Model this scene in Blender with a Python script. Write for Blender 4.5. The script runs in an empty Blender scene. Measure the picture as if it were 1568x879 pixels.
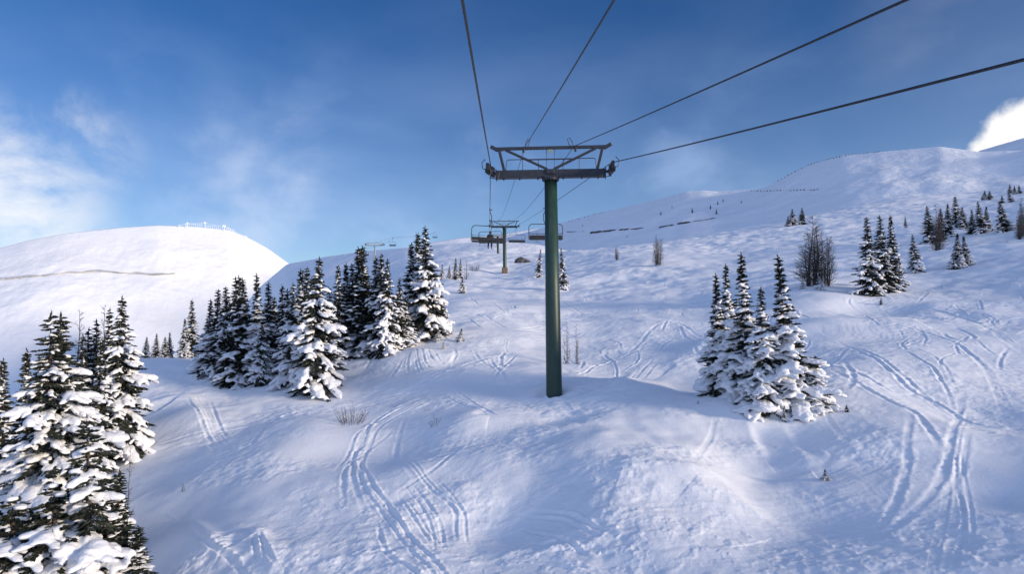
import bpy, math, random
import numpy as np
from mathutils import Vector, Matrix, Euler

# ------------------------------------------------------------------ camera, sky, sun, exposure
S = bpy.context.scene
COL = S.collection
R = math.radians
FPX = 1022.0                      # focal length in pixels of the 1568 px wide photograph
PITCH = R(2.8)
cam_data = bpy.data.cameras.new("camera")
cam_data.sensor_width = 36.0
cam_data.lens = 36.0 * FPX / 1568.0
cam_data.clip_start = 0.1
cam_data.clip_end = 20000.0
cam = bpy.data.objects.new("camera", cam_data)
COL.objects.link(cam)
cam.location = (0, 0, 0)
cam.rotation_euler = (R(90) + PITCH, 0, 0)
S.camera = cam

SUN_EL, SUN_AZ = R(9.2), R(116.0)          # azimuth clockwise from +Y
SUN_DIR = Vector((math.sin(SUN_AZ) * math.cos(SUN_EL), math.cos(SUN_AZ) * math.cos(SUN_EL), math.sin(SUN_EL)))
sun_data = bpy.data.lights.new("sun", 'SUN')
sun_data.energy = 3.25
sun_data.angle = R(9.0)
sun_data.color = (1.0, 0.84, 0.65)
sun = bpy.data.objects.new("sun", sun_data)
COL.objects.link(sun)
sun.rotation_euler = SUN_DIR.to_track_quat('Z', 'Y').to_euler()

S.view_settings.view_transform = 'Standard'
S.view_settings.look = 'None'
S.view_settings.gamma = 1.0
S.view_settings.use_curve_mapping = False
S.view_settings.exposure = 0.58


def ray(px, py):
    """world direction of a photograph pixel, scaled so that y = 1"""
    h, v = (px - 784.0) / FPX, (439.5 - py) / FPX
    y = math.cos(PITCH) - math.sin(PITCH) * v
    z = math.sin(PITCH) + math.cos(PITCH) * v
    return h / y, z / y


def at(px, py, d):
    u, t = ray(px, py)
    return Vector((u * d, d, t * d))


world = bpy.data.worlds.new("World")
S.world = world
world.use_nodes = True
nt = world.node_tree
N, LK = nt.nodes, nt.links
for n in list(N):
    N.remove(n)


def node(tree, kind, **kw):
    n = tree.nodes.new(kind)
    for k, v in kw.items():
        if k in n.inputs:
            n.inputs[k].default_value = v
        else:
            setattr(n, k, v)
    return n


def build_world():
    out = node(nt, 'ShaderNodeOutputWorld')
    bg = node(nt, 'ShaderNodeBackground')
    bg.inputs['Strength'].default_value = 0.10
    sky = node(nt, 'ShaderNodeTexSky', sky_type='NISHITA', sun_disc=False, sun_elevation=SUN_EL, sun_rotation=SUN_AZ,
               altitude=2200.0, air_density=1.0, dust_density=0.6, ozone_density=2.2)
    tc = node(nt, 'ShaderNodeTexCoord')
    sep = node(nt, 'ShaderNodeSeparateXYZ')
    LK.new(tc.outputs['Generated'], sep.inputs[0])

    def m(op, a, b=None, c=None, clamp=False):
        n = node(nt, 'ShaderNodeMath', operation=op, use_clamp=clamp)
        for i, v in enumerate((a, b, c)):
            if v is None:
                continue
            if isinstance(v, (int, float)):
                n.inputs[i].default_value = v
            else:
                LK.new(v, n.inputs[i])
        return n.outputs[0]

    def rng(v, lo, hi, to0=0.0, to1=1.0):
        n = node(nt, 'ShaderNodeMapRange', interpolation_type='SMOOTHSTEP')
        LK.new(v, n.inputs['Value'])
        n.inputs['From Min'].default_value = lo
        n.inputs['From Max'].default_value = hi
        n.inputs['To Min'].default_value = to0
        n.inputs['To Max'].default_value = to1
        return n.outputs['Result']

    def noise(scale, stretch, detail=6.0, rough=0.6, dist=0.0, off=(0, 0, 0), rot=(0, 0, 0)):
        mp = node(nt, 'ShaderNodeMapping')
        mp.inputs['Scale'].default_value = stretch
        mp.inputs['Location'].default_value = off
        mp.inputs['Rotation'].default_value = rot
        LK.new(tc.outputs['Generated'], mp.inputs['Vector'])
        n = node(nt, 'ShaderNodeTexNoise')
        n.inputs['Scale'].default_value = scale
        n.inputs['Detail'].default_value = detail
        n.inputs['Roughness'].default_value = rough
        n.inputs['Distortion'].default_value = dist
        LK.new(mp.outputs[0], n.inputs['Vector'])
        return n.outputs['Fac']

    def blob(px, py, r_in, r_out):
        u, t = ray(px, py)
        d = Vector((u, 1, t)).normalized()
        dp = node(nt, 'ShaderNodeVectorMath', operation='DISTANCE')
        LK.new(tc.outputs['Generated'], dp.inputs[0])
        dp.inputs[1].default_value = d
        return rng(dp.outputs['Value'], r_out, r_in)

    z = sep.outputs['Z']
    n_soft = noise(2.4, (1, 1, 2.0), 6, 0.5, 0.3)
    n_fine = noise(6.0, (1, 1, 1.4), 6, 0.52, 0.35, (3, 1, 2), (0, R(20), 0))
    n_puff = noise(6.0, (1, 1, 1.2), 9, 0.62, 0.3, (7, 4, 1))
    # thin veils, thicker towards the horizon
    low = rng(z, 0.45, 0.08)
    veil = m('MULTIPLY', rng(n_soft, 0.40, 0.78), m('MULTIPLY_ADD', low, 0.26, 0.05))
    wisp = m('MULTIPLY', rng(n_fine, 0.50, 0.80), m('MULTIPLY', low, 0.30))
    thin = m('ADD', veil, wisp)
    hor = m('MULTIPLY', rng(z, 0.42, 0.04), 0.23)
    thin = m('ADD', thin, hor)
    # separate clouds
    c1 = m('MULTIPLY', blob(-20, 322, 0.04, 0.165), rng(n_puff, 0.33, 0.60, 0, 0.82))
    c1b = m('MULTIPLY', blob(110, 235, 0.01, 0.10), rng(n_puff, 0.38, 0.68, 0, 0.62))
    c2 = rng(m('ADD', blob(1585, 225, 0.0, 0.115), m('MULTIPLY_ADD', n_puff, 1.1, -0.55)), 0.30, 0.52)
    c3 = m('MULTIPLY', blob(1580, 50, 0.02, 0.24), rng(n_soft, 0.34, 0.66, 0.04, 0.26))
    c4 = m('MULTIPLY', blob(400, 320, 0.02, 0.18), rng(n_fine, 0.45, 0.75, 0.0, 0.22))
    cl = m('MAXIMUM', m('MAXIMUM', c1, c1b), m('MAXIMUM', c2, m('MAXIMUM', c3, c4)))
    hs = node(nt, 'ShaderNodeHueSaturation')
    hs.inputs['Hue'].default_value = 0.515
    hs.inputs['Saturation'].default_value = 1.26
    hs.inputs['Value'].default_value = 0.94
    LK.new(sky.outputs[0], hs.inputs['Color'])
    mix1 = node(nt, 'ShaderNodeMix', data_type='RGBA')
    mix1.inputs['B'].default_value = (3.9, 5.0, 7.3, 1)
    LK.new(m('MINIMUM', thin, 0.8), mix1.inputs['Factor'])
    LK.new(hs.outputs[0], mix1.inputs['A'])
    mix2 = node(nt, 'ShaderNodeMix', data_type='RGBA')
    mix2.inputs['B'].default_value = (7.0, 6.9, 6.9, 1)
    LK.new(cl, mix2.inputs['Factor'])
    LK.new(mix1.outputs['Result'], mix2.inputs['A'])
    # unseen bright cloud added over the sky behind the viewer to lift shade
    back = m('MULTIPLY', rng(sep.outputs['Y'], 0.45, -0.25), rng(n_soft, 0.25, 0.62, 0.35, 1.0))
    back = m('MULTIPLY', back, rng(z, -0.02, 0.12))
    mix3 = node(nt, 'ShaderNodeMix', data_type='RGBA')
    mix3.inputs['B'].default_value = (3.3, 4.35, 7.1, 1)
    LK.new(m('MULTIPLY', back, 0.85), mix3.inputs['Factor'])
    LK.new(mix2.outputs['Result'], mix3.inputs['A'])
    LK.new(mix3.outputs['Result'], bg.inputs['Color'])
    LK.new(bg.outputs[0], out.inputs['Surface'])


build_world()

# ------------------------------------------------------------------ small helpers
rnd = random.Random(7)


def tag(o, label=None, cat=None, group=None, kind=None):
    if label: o['label'] = label
    if cat: o['category'] = cat
    if group: o['group'] = group
    if kind: o['kind'] = kind
    return o


def empty(name, loc=(0, 0, 0), rz=0.0, label=None, cat=None, group=None):
    o = bpy.data.objects.new(name, None)
    o.empty_display_size = 0.3
    COL.objects.link(o)
    o.location = loc
    o.rotation_euler = (0, 0, rz)
    return tag(o, label, cat, group)


def np_mesh(name, verts, faces, mats, smooth=True):
    me = bpy.data.meshes.new(name)
    verts = np.asarray(verts, dtype=np.float32)
    if isinstance(faces, np.ndarray):
        k = faces.shape[1]
        me.vertices.add(len(verts)); me.vertices.foreach_set('co', verts.ravel())
        me.loops.add(faces.size); me.loops.foreach_set('vertex_index', faces.astype(np.int32).ravel())
        me.polygons.add(len(faces))
        me.polygons.foreach_set('loop_start', np.arange(0, faces.size, k, dtype=np.int32))
        me.update(calc_edges=True)
    else:
        me.from_pydata([tuple(map(float, v)) for v in verts], [], faces)
        me.update()
    for m_ in (mats if isinstance(mats, (list, tuple)) else [mats]):
        me.materials.append(m_)
    if smooth:
        me.polygons.foreach_set('use_smooth', np.ones(len(me.polygons), dtype=bool))
    return me


def link(name, me, parent=None, loc=None):
    o = bpy.data.objects.new(name, me)
    COL.objects.link(o)
    if parent is not None: o.parent = parent
    if loc is not None: o.location = loc
    return o


class MB:
    """collects tubes, boxes and faces of one mesh"""
    def __init__(self):
        self.v, self.f = [], []

    def add(self, vs, fs):
        b = len(self.v)
        self.v += [tuple(v) for v in vs]
        self.f += [tuple(i + b for i in f) for f in fs]

    def box(self, c, s, rot=None, bev=0.0):
        """box with chamfered edges along its long axis"""
        c = Vector(c); hx, hy, hz = s[0] / 2, s[1] / 2, s[2] / 2
        M = rot if rot is not None else Matrix.Identity(3)
        if bev <= 0:
            vs = [M @ Vector((x * hx, y * hy, z * hz)) + c for x in (-1, 1) for y in (-1, 1) for z in (-1, 1)]
            self.add(vs, [(0, 1, 3, 2), (4, 6, 7, 5), (0, 4, 5, 1), (2, 3, 7, 6), (0, 2, 6, 4), (1, 5, 7, 3)])
            return
        b = min(bev, hx * .9, hy * .9, hz * .9)
        rings = []
        for z, i in ((-hz, b), (-hz + b, 0), (hz - b, 0), (hz, b)):
            x, y = hx - i, hy - i
            rings.append([(x - b, -y, z), (x, -y + b, z), (x, y - b, z), (x - b, y, z), (-x + b, y, z), (-x, y - b, z), (-x, -y + b, z), (-x + b, -y, z)])
        vs = [M @ Vector(p) + c for r in rings for p in r]
        fs = [tuple(range(7, -1, -1)), tuple(24 + i for i in range(8))]
        for k in range(3):
            for i in range(8):
                j = (i + 1) % 8
                fs.append((k * 8 + i, k * 8 + j, k * 8 + 8 + j, k * 8 + 8 + i))
        self.add(vs, fs)

    def bar(self, a, b, w, h, bev=0.01):
        a, b = Vector(a), Vector(b)
        d = (b - a)
        q = d.to_track_quat('Z', 'Y').to_matrix()
        self.box((a + b) / 2, (w, h, d.length), q, bev)

    def tube(self, pts, r, n=8, cap=True):
        pts = [Vector(p) for p in pts]
        rs = r if isinstance(r, (list, tuple)) else [r] * len(pts)
        vs, fs = [], []
        up = None
        for i, p in enumerate(pts):
            t = (pts[min(i + 1, len(pts) - 1)] - pts[max(i - 1, 0)]).normalized()
            if up is None:
                up = Vector((0, 0, 1)) if abs(t.z) < 0.9 else Vector((1, 0, 0))
            s = t.cross(up).normalized()
            up = s.cross(t).normalized()
            for k in range(n):
                a = 2 * math.pi * k / n
                vs.append(p + (s * math.cos(a) + up * math.sin(a)) * rs[i])
        for i in range(len(pts) - 1):
            for k in range(n):
                j = (k + 1) % n
                fs.append((i * n + k, i * n + j, (i + 1) * n + j, (i + 1) * n + k))
        if cap:
            fs.append(tuple(range(n - 1, -1, -1)))
            fs.append(tuple((len(pts) - 1) * n + k for k in range(n)))
        self.add(vs, fs)

    def disc_wheel(self, c, axis, r, w, n=20, hub=0.35):
        c, axis = Vector(c), Vector(axis).normalized()
        prof = [(-w / 2, 0.02), (-w / 2, r * hub), (-w * .35, r * hub), (-w * .3, r * .82), (-w / 2, r * .85), (-w / 2, r), (-w * .18, r), (-w * .1, r * .93),
                (w * .1, r * .93), (w * .18, r), (w / 2, r), (w / 2, r * .85), (w * .3, r * .82), (w * .35, r * hub), (w / 2, r * hub), (w / 2, 0.02)]
        s = axis.orthogonal().normalized(); t = axis.cross(s)
        vs, fs = [], []
        for (a, q) in prof:
            for k in range(n):
                an = 2 * math.pi * k / n
                vs.append(c + axis * a + (s * math.cos(an) + t * math.sin(an)) * q)
        for i in range(len(prof) - 1):
            for k in range(n):
                j = (k + 1) % n
                fs.append((i * n + k, i * n + j, (i + 1) * n + j, (i + 1) * n + k))
        fs.append(tuple(range(n - 1, -1, -1))); fs.append(tuple((len(prof) - 1) * n + k for k in range(n)))
        self.add(vs, fs)

    def build(self, name, m, parent=None, smooth=False):
        me = np_mesh(name, self.v, self.f, m, smooth)
        return link(name, me, parent)


# ------------------------------------------------------------------ materials
def material(name, col, rough=0.7, metal=0.0, spec=0.5):
    m_ = bpy.data.materials.new(name)
    m_.use_nodes = True
    b = m_.node_tree.nodes['Principled BSDF']
    b.inputs['Base Color'].default_value = (*col, 1)
    b.inputs['Roughness'].default_value = rough
    b.inputs['Metallic'].default_value = metal
    b.inputs['Specular IOR Level'].default_value = spec
    return m_, m_.node_tree, b


def vary(m_, tree, b, col, scale, amt, bump=0.0, bscale=None, bdist=0.02, detail=5):
    tc = tree.nodes.new('ShaderNodeTexCoord')
    n = tree.nodes.new('ShaderNodeTexNoise')
    n.inputs['Scale'].default_value = scale; n.inputs['Detail'].default_value = detail
    tree.links.new(tc.outputs['Object'], n.inputs['Vector'])
    r = tree.nodes.new('ShaderNodeValToRGB')
    r.color_ramp.elements[0].position = 0.3; r.color_ramp.elements[1].position = 0.72
    r.color_ramp.elements[0].color = (*[c * (1 - amt) for c in col], 1)
    r.color_ramp.elements[1].color = (*[min(1, c * (1 + amt)) for c in col], 1)
    tree.links.new(n.outputs['Fac'], r.inputs[0])
    tree.links.new(r.outputs[0], b.inputs['Base Color'])
    if bump > 0:
        n2 = tree.nodes.new('ShaderNodeTexNoise')
        n2.inputs['Scale'].default_value = bscale or scale * 3; n2.inputs['Detail'].default_value = 8
        n2.inputs['Roughness'].default_value = 0.65
        tree.links.new(tc.outputs['Object'], n2.inputs['Vector'])
        bp = tree.nodes.new('ShaderNodeBump')
        bp.inputs['Strength'].default_value = bump; bp.inputs['Distance'].default_value = bdist
        tree.links.new(n2.outputs['Fac'], bp.inputs['Height'])
        tree.links.new(bp.outputs[0], b.inputs['Normal'])
    return n


def simple(name, col, rough=0.7, metal=0.0, scale=6.0, amt=0.2, bump=0.0, bscale=None, bdist=0.02, spec=0.5):
    m_, t, b = material(name, col, rough, metal, spec)
    vary(m_, t, b, col, scale, amt, bump, bscale, bdist)
    return m_


M_SNOW = simple('ground_snow', (0.84, 0.85, 0.87), 0.55, 0, 0.5, 0.03, 0.30, 9.0, 0.05, 0.25)
def fine_grain(m_):
    t = m_.node_tree; b = t.nodes['Principled BSDF']
    old = b.inputs['Normal'].links[0].from_socket
    tc = t.nodes.new('ShaderNodeTexCoord')
    for sc, st, di in ((34.0, .35, .02), (110.0, .25, .008)):
        n = t.nodes.new('ShaderNodeTexNoise'); n.inputs['Scale'].default_value = sc; n.inputs['Detail'].default_value = 4; n.inputs['Roughness'].default_value = .7
        t.links.new(tc.outputs['Object'], n.inputs['Vector'])
        p = t.nodes.new('ShaderNodeBump'); p.inputs['Strength'].default_value = st; p.inputs['Distance'].default_value = di
        t.links.new(n.outputs['Fac'], p.inputs['Height']); t.links.new(old, p.inputs['Normal']); old = p.outputs[0]
    t.links.new(old, b.inputs['Normal'])


fine_grain(M_SNOW)
M_FARSNOW = simple('far_snow', (0.84, 0.85, 0.87), 0.6, 0, 0.02, 0.03, 0.5, 0.25, 1.2, 0.2)
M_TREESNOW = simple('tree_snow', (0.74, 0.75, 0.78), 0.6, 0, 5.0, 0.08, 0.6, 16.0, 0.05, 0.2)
M_NEEDLE = simple('fir_needles', (0.030, 0.038, 0.028), 0.75, 0, 5.0, 0.5, 0, spec=0.2)
def frost(m_, cover):
    t = m_.node_tree; b = t.nodes['Principled BSDF']
    src = b.inputs['Base Color'].links[0].from_socket
    tc = t.nodes.new('ShaderNodeTexCoord'); n = t.nodes.new('ShaderNodeTexNoise'); n.inputs['Scale'].default_value = 11.0; n.inputs['Detail'].default_value = 5; n.inputs['Roughness'].default_value = .75
    t.links.new(tc.outputs['Object'], n.inputs['Vector'])
    r = t.nodes.new('ShaderNodeMapRange'); r.inputs['From Min'].default_value = .62 - cover; r.inputs['From Max'].default_value = .70 - cover; r.inputs['To Max'].default_value = .8
    mx = t.nodes.new('ShaderNodeMix'); mx.data_type = 'RGBA'; mx.inputs['B'].default_value = (.62, .64, .68, 1)
    t.links.new(n.outputs['Fac'], r.inputs['Value']); t.links.new(r.outputs[0], mx.inputs['Factor']); t.links.new(src, mx.inputs['A']); t.links.new(mx.outputs['Result'], b.inputs['Base Color'])


frost(M_NEEDLE, .045)
M_BARK = simple('bark', (0.075, 0.058, 0.048), 0.9, 0, 10.0, 0.4, 0.5, 30, 0.02, spec=0.2)
M_TWIG = simple('bare_twigs', (0.10, 0.09, 0.088), 0.9, 0, 4.0, 0.35, spec=0.2)
M_GREEN = simple('green_paint', (0.014, 0.040, 0.027), 0.45, 0, 3.0, 0.18, 0.05, 40, 0.004)
def streaks(m_, scale, col, lo, hi):
    t = m_.node_tree; b = t.nodes['Principled BSDF']
    src = b.inputs['Base Color'].links[0].from_socket
    tc = t.nodes.new('ShaderNodeTexCoord'); mp = t.nodes.new('ShaderNodeMapping'); mp.inputs['Scale'].default_value = scale
    n = t.nodes.new('ShaderNodeTexNoise'); n.inputs['Scale'].default_value = 1.0; n.inputs['Detail'].default_value = 6; n.inputs['Roughness'].default_value = .7
    r = t.nodes.new('ShaderNodeMapRange'); r.inputs['From Min'].default_value = lo; r.inputs['From Max'].default_value = hi; r.inputs['To Max'].default_value = .6
    mx = t.nodes.new('ShaderNodeMix'); mx.data_type = 'RGBA'; mx.inputs['B'].default_value = (*col, 1)
    t.links.new(tc.outputs['Object'], mp.inputs[0]); t.links.new(mp.outputs[0], n.inputs['Vector']); t.links.new(n.outputs['Fac'], r.inputs['Value'])
    t.links.new(r.outputs[0], mx.inputs['Factor']); t.links.new(src, mx.inputs['A']); t.links.new(mx.outputs['Result'], b.inputs['Base Color'])


streaks(M_GREEN, (9, 9, .6), (0.10, 0.13, 0.11), .58, .78)
M_STEEL = simple('galvanised_steel', (0.030, 0.035, 0.046), 0.55, 0.3, 8.0, 0.3, 0.1, 60, 0.003)
M_DARK = simple('dark_rubber', (0.018, 0.019, 0.022), 0.6, 0, 12.0, 0.3)
M_ROPE = simple('wire_rope', (0.022, 0.022, 0.026), 0.55, 0.3, 30.0, 0.4, 0.4, 60, 0.006)
M_CLOTH = simple('dark_ski_clothes', (0.022, 0.024, 0.03), 0.85, 0, 10.0, 0.4)
M_HELM = simple('helmet_shell', (0.03, 0.03, 0.035), 0.35, 0, 10.0, 0.2)
M_CUT = simple('dirty_road_cut', (0.55, 0.53, 0.52), 0.9, 0, 0.05, 0.4)
M_PALE = simple('frosted_steel', (0.30, 0.32, 0.35), 0.6, 0.1, 4.0, 0.2)
M_ROCK = simple('dark_rock', (0.075, 0.07, 0.072), 0.9, 0, 1.2, 0.5, 0.6, 3, 0.2)
M_PAD = simple('weathered_concrete', (0.16, 0.12, 0.085), 0.9, 0, 3.0, 0.45, 0.3, 20, 0.02)
M_RIME = simple('rime_ice', (0.80, 0.82, 0.85), 0.7, 0, 2.0, 0.05, 0.4, 6, 0.1)
M_PLATE = simple('pale_number_plate', (0.24, 0.28, 0.20), 0.5, 0, 20.0, 0.15)
M_WOOD = simple('grey_timber', (0.075, 0.068, 0.065), 0.9, 0, 4.0, 0.4)

# ------------------------------------------------------------------ noise
def perlin(x, y, seed=0):
    x = np.asarray(x, dtype=np.float64); y = np.asarray(y, dtype=np.float64)
    xi = np.floor(x).astype(np.int64); yi = np.floor(y).astype(np.int64)
    xf, yf = x - xi, y - yi
    u = xf * xf * xf * (xf * (xf * 6 - 15) + 10); v = yf * yf * yf * (yf * (yf * 6 - 15) + 10)

    def g(ix, iy, fx, fy):
        h = (ix * 374761393 + iy * 668265263 + seed * 974634777) & 0xFFFFFFFF
        h = ((h ^ (h >> 13)) * 1274126177) & 0xFFFFFFFF
        h = h ^ (h >> 16)
        a = (h & 0xFFFF) * (2 * math.pi / 65536.0)
        return np.cos(a) * fx + np.sin(a) * fy
    a = g(xi, yi, xf, yf); b = g(xi + 1, yi, xf - 1, yf)
    c = g(xi, yi + 1, xf, yf - 1); d = g(xi + 1, yi + 1, xf - 1, yf - 1)
    return (a + (b - a) * u + ((c + (d - c) * u) - (a + (b - a) * u)) * v) * 1.5


def fbm(x, y, octs=4, seed=0, gain=0.5):
    s, a = 0.0, 1.0
    for i in range(octs):
        s = s + a * perlin(x * 2 ** i + 17.3 * i, y * 2 ** i - 9.1 * i, seed + i)
        a *= gain
    return s


def sstep(a, b, x):
    t = np.clip((x - a) / (b - a), 0, 1)
    return t * t * (3 - 2 * t)


def tps(P, V, Q, smooth=1e-4):
    def phi(A, B):
        d2 = ((A[:, None, :] - B[None, :, :]) ** 2).sum(-1)
        return 0.5 * d2 * np.log(d2 + 1e-12)
    n = len(P)
    K = phi(P, P) + np.eye(n) * smooth
    T = np.c_[np.ones(n), P]
    A = np.block([[K, T], [T.T, np.zeros((3, 3))]])
    w = np.linalg.solve(A, np.r_[V, np.zeros(3)])
    out = np.zeros(len(Q))
    for i in range(0, len(Q), 20000):
        q = Q[i:i + 20000]
        out[i:i + 20000] = phi(q, P) @ w[:n] + w[n] + q @ w[n + 1:]
    return out


# ------------------------------------------------------------------ snow slope: control points (pixel, distance along the view)
CP = [
 (840,605,28),(840,879,13.5),(600,879,14),(350,879,15),(1100,879,13),(1350,879,12.5),(1568,879,12),
 (600,700,21.5),(400,700,22.5),(800,715,20),(1000,712,18.8),(1200,730,18.8),(1400,735,17.5),(1568,720,17.5),
 (1170,628,25.5),(1000,600,28),(1300,605,25.5),(1450,600,25),(1568,580,27),
 (700,600,29),(560,620,29),(470,598,32),(330,640,29),(230,700,25.5),(150,810,19.5),(80,940,15),(0,1000,13.5),
 (380,585,35),(300,563,38),(560,543,39),(650,513,43),(215,552,41),(120,590,37),(0,650,31),(840,530,41),
 (1000,520,42),(1200,500,41),(1350,493,41),(1500,500,38),
 (840,470,62),(720,470,58),(1000,460,64),(1100,470,56),
 (1245,437,55),(1345,452,52),(1395,415,68),(1475,408,66),(1430,383,80),(1540,362,84),(1568,420,56),
 (772,418,121),(863,443,80),(715,445,78),(1005,405,95),(945,397,110),(1100,395,105),
 (870,388,150),(1000,372,160),(1100,357,170),(1210,335,185),(1390,302,215),(1568,285,220),(1500,300,190),(1300,350,130),(1450,350,110),
 (722,408,130),(690,425,105),(760,388,185),(720,385,205),
 (215,600,62),(400,560,62),(540,505,66),(0,700,60),(600,460,75),(640,440,90),
 (400,520,120),(560,440,140),(200,580,120),(0,690,120),
 (870,410,250),(1100,385,260),(1390,330,300),(1568,320,300),(720,410,270),(400,520,260),(0,690,260),
]
pts, vals = [], []
for px, py, d in CP:
    u, t = ray(px, py)
    r_ = d * math.sqrt(1 + u * u)
    pts.append((math.atan(u) * 2.4, math.log(r_))); vals.append(t * d / r_)
for ang, r_, z in ((60, 12, -4.2), (60, 30, -2.5), (60, 80, 8), (60, 220, 34), (80, 12, -4.3), (80, 40, -2.5), (80, 120, 4), (80, 260, 14),
                   (-58, 14, -6.8), (-58, 35, -8.5), (-58, 100, -20), (-58, 250, -48), (-80, 14, -6.9), (-80, 60, -13), (-80, 250, -50),
                   (0, 6.0, -6.3), (40, 6.0, -5.9), (-40, 6.0, -6.6), (70, 6.0, -5.7), (-70, 6, -6.7)):
    pts.append((R(ang) * 2.4, math.log(r_))); vals.append(z / r_)
pts, vals = np.array(pts), np.array(vals)
RMIN, RMAX = 5.0, 290.0
CA = np.linspace(R(-82), R(82), 420)
CLR = np.linspace(math.log(RMIN), math.log(RMAX), 420)
gA, gL = np.meshgrid(CA, CLR, indexing='ij')
cT = tps(pts, vals, np.c_[gA.ravel() * 2.4, gL.ravel()], 2e-4).reshape(gA.shape)


def bil(Z, a, l):
    fa = np.clip((a - CA[0]) / (CA[1] - CA[0]), 0, len(CA) - 1.001); fl = np.clip((l - CLR[0]) / (CLR[1] - CLR[0]), 0, len(CLR) - 1.001)
    i, j = fa.astype(int), fl.astype(int); u, v = fa - i, fl - j
    return Z[i, j] * (1 - u) * (1 - v) + Z[i + 1, j] * u * (1 - v) + Z[i, j + 1] * (1 - u) * v + Z[i + 1, j + 1] * u * v


def base_hit(px, py, Z=None):
    """first point of the smooth slope under a pixel of the photograph"""
    Z = cT if Z is None else Z
    u, t = ray(px, py)
    a = math.atan(u); tt = t / math.sqrt(1 + u * u)
    prof = bil(Z, np.full(3000, a), np.linspace(math.log(7), CLR[-1], 3000))
    ls = np.linspace(math.log(7), CLR[-1], 3000)
    k = np.argmax(prof >= tt)
    if prof[k] < tt: k = int(np.argmax(prof))
    r_ = math.exp(ls[k])
    return np.array((r_ * math.sin(a), r_ * math.cos(a)))


# broad drifts and hollows of the near slope: pixel, height, size across, size along
cX, cY = np.exp(gL) * np.sin(gA), np.exp(gL) * np.cos(gA)
MOUNDS = [
 (1020,740,0.36,3.0,1.7,-25),(1160,640,0.85,2.6,1.8,0),(1310,690,0.30,1.6,1.6,0),(700,650,0.45,2.0,1.6,20),(560,690,-0.35,2.0,1.6,0),
 (300,650,0.55,1.8,1.5,0),(420,640,-0.25,1.6,1.5,0),(330,840,0.40,1.2,0.9,15),(430,850,0.30,0.9,0.8,0),(720,800,-0.25,2.0,1.2,0),
 (870,640,-0.30,1.6,1.4,0),(930,590,0.35,1.8,1.6,25),(1270,590,0.95,3.4,3.4,0),(940,695,0.85,3.2,2.4,0),(1500,640,-0.3,2.2,3.0,0),(1540,760,-0.35,1.4,1.2,0),(1230,800,-0.35,2.0,1.0,0),
 (640,545,0.45,2.0,2.0,0),(800,520,0.35,2.6,2.6,15),(1000,480,0.5,4,4,0),(1300,472,-0.75,5.5,2.6,0),(1300,500,0.50,6,2.2,0),(1460,470,0.5,4,3,0),
 (1100,560,-0.3,3,2.5,0),(700,560,-0.3,2.5,2,0),(1560,520,0.4,3,3,0),(870,430,0.7,7,5,0),(760,450,0.5,5,4,0),(950,430,-0.6,7,5,0),
]
cZ = np.exp(gL) * cT
for px, py, h, sx, sy, rot in MOUNDS:
    c = base_hit(px, py)
    ca, sa = math.cos(R(rot)), math.sin(R(rot))
    dx, dy = cX - c[0], cY - c[1]
    cZ = cZ + h * 0.6 * np.exp(-((dx * ca + dy * sa) / sx) ** 2 - ((-dx * sa + dy * ca) / sy) ** 2)
cT2 = cZ / np.exp(gL)


def hit(px, py):
    return base_hit(px, py, cT2)


def ground(x, y):
    a = math.atan2(x, y); l = 0.5 * math.log(x * x + y * y)
    return float(bil(cT2, np.array([a]), np.array([l]))[0] * math.exp(l))


def ground_at(px, py):
    p = hit(px, py)
    return Vector((p[0], p[1], ground(p[0], p[1])))


# ------------------------------------------------------------------ fine grid
ANG = np.concatenate([np.linspace(R(-82), R(-44), 90, endpoint=False), np.linspace(R(-44), R(44), 1250), np.linspace(R(44), R(82), 91)[1:]])
LR = np.concatenate([np.linspace(math.log(5.0), math.log(10.5), 50, endpoint=False), np.linspace(math.log(10.5), math.log(60), 900, endpoint=False),
                     np.linspace(math.log(60), math.log(285), 300)])
A2, L2 = np.meshgrid(ANG, LR, indexing='ij')
RR = np.exp(L2)
X2, Y2 = RR * np.sin(A2), RR * np.cos(A2)


def bicubic_smooth():
    """tent-filtered bilinear lookups hide the coarse grid"""
    da, dl = (CA[1] - CA[0]), (CLR[1] - CLR[0])
    s, wsum = 0, 0
    for i in (-.75, -.25, .25, .75):
        for j in (-.75, -.25, .25, .75):
            w = (1 - abs(i) * .8) * (1 - abs(j) * .8)
            s = s + w * bil(cT2, A2 + i * da, L2 + j * dl); wsum += w
    return s / wsum


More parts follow.
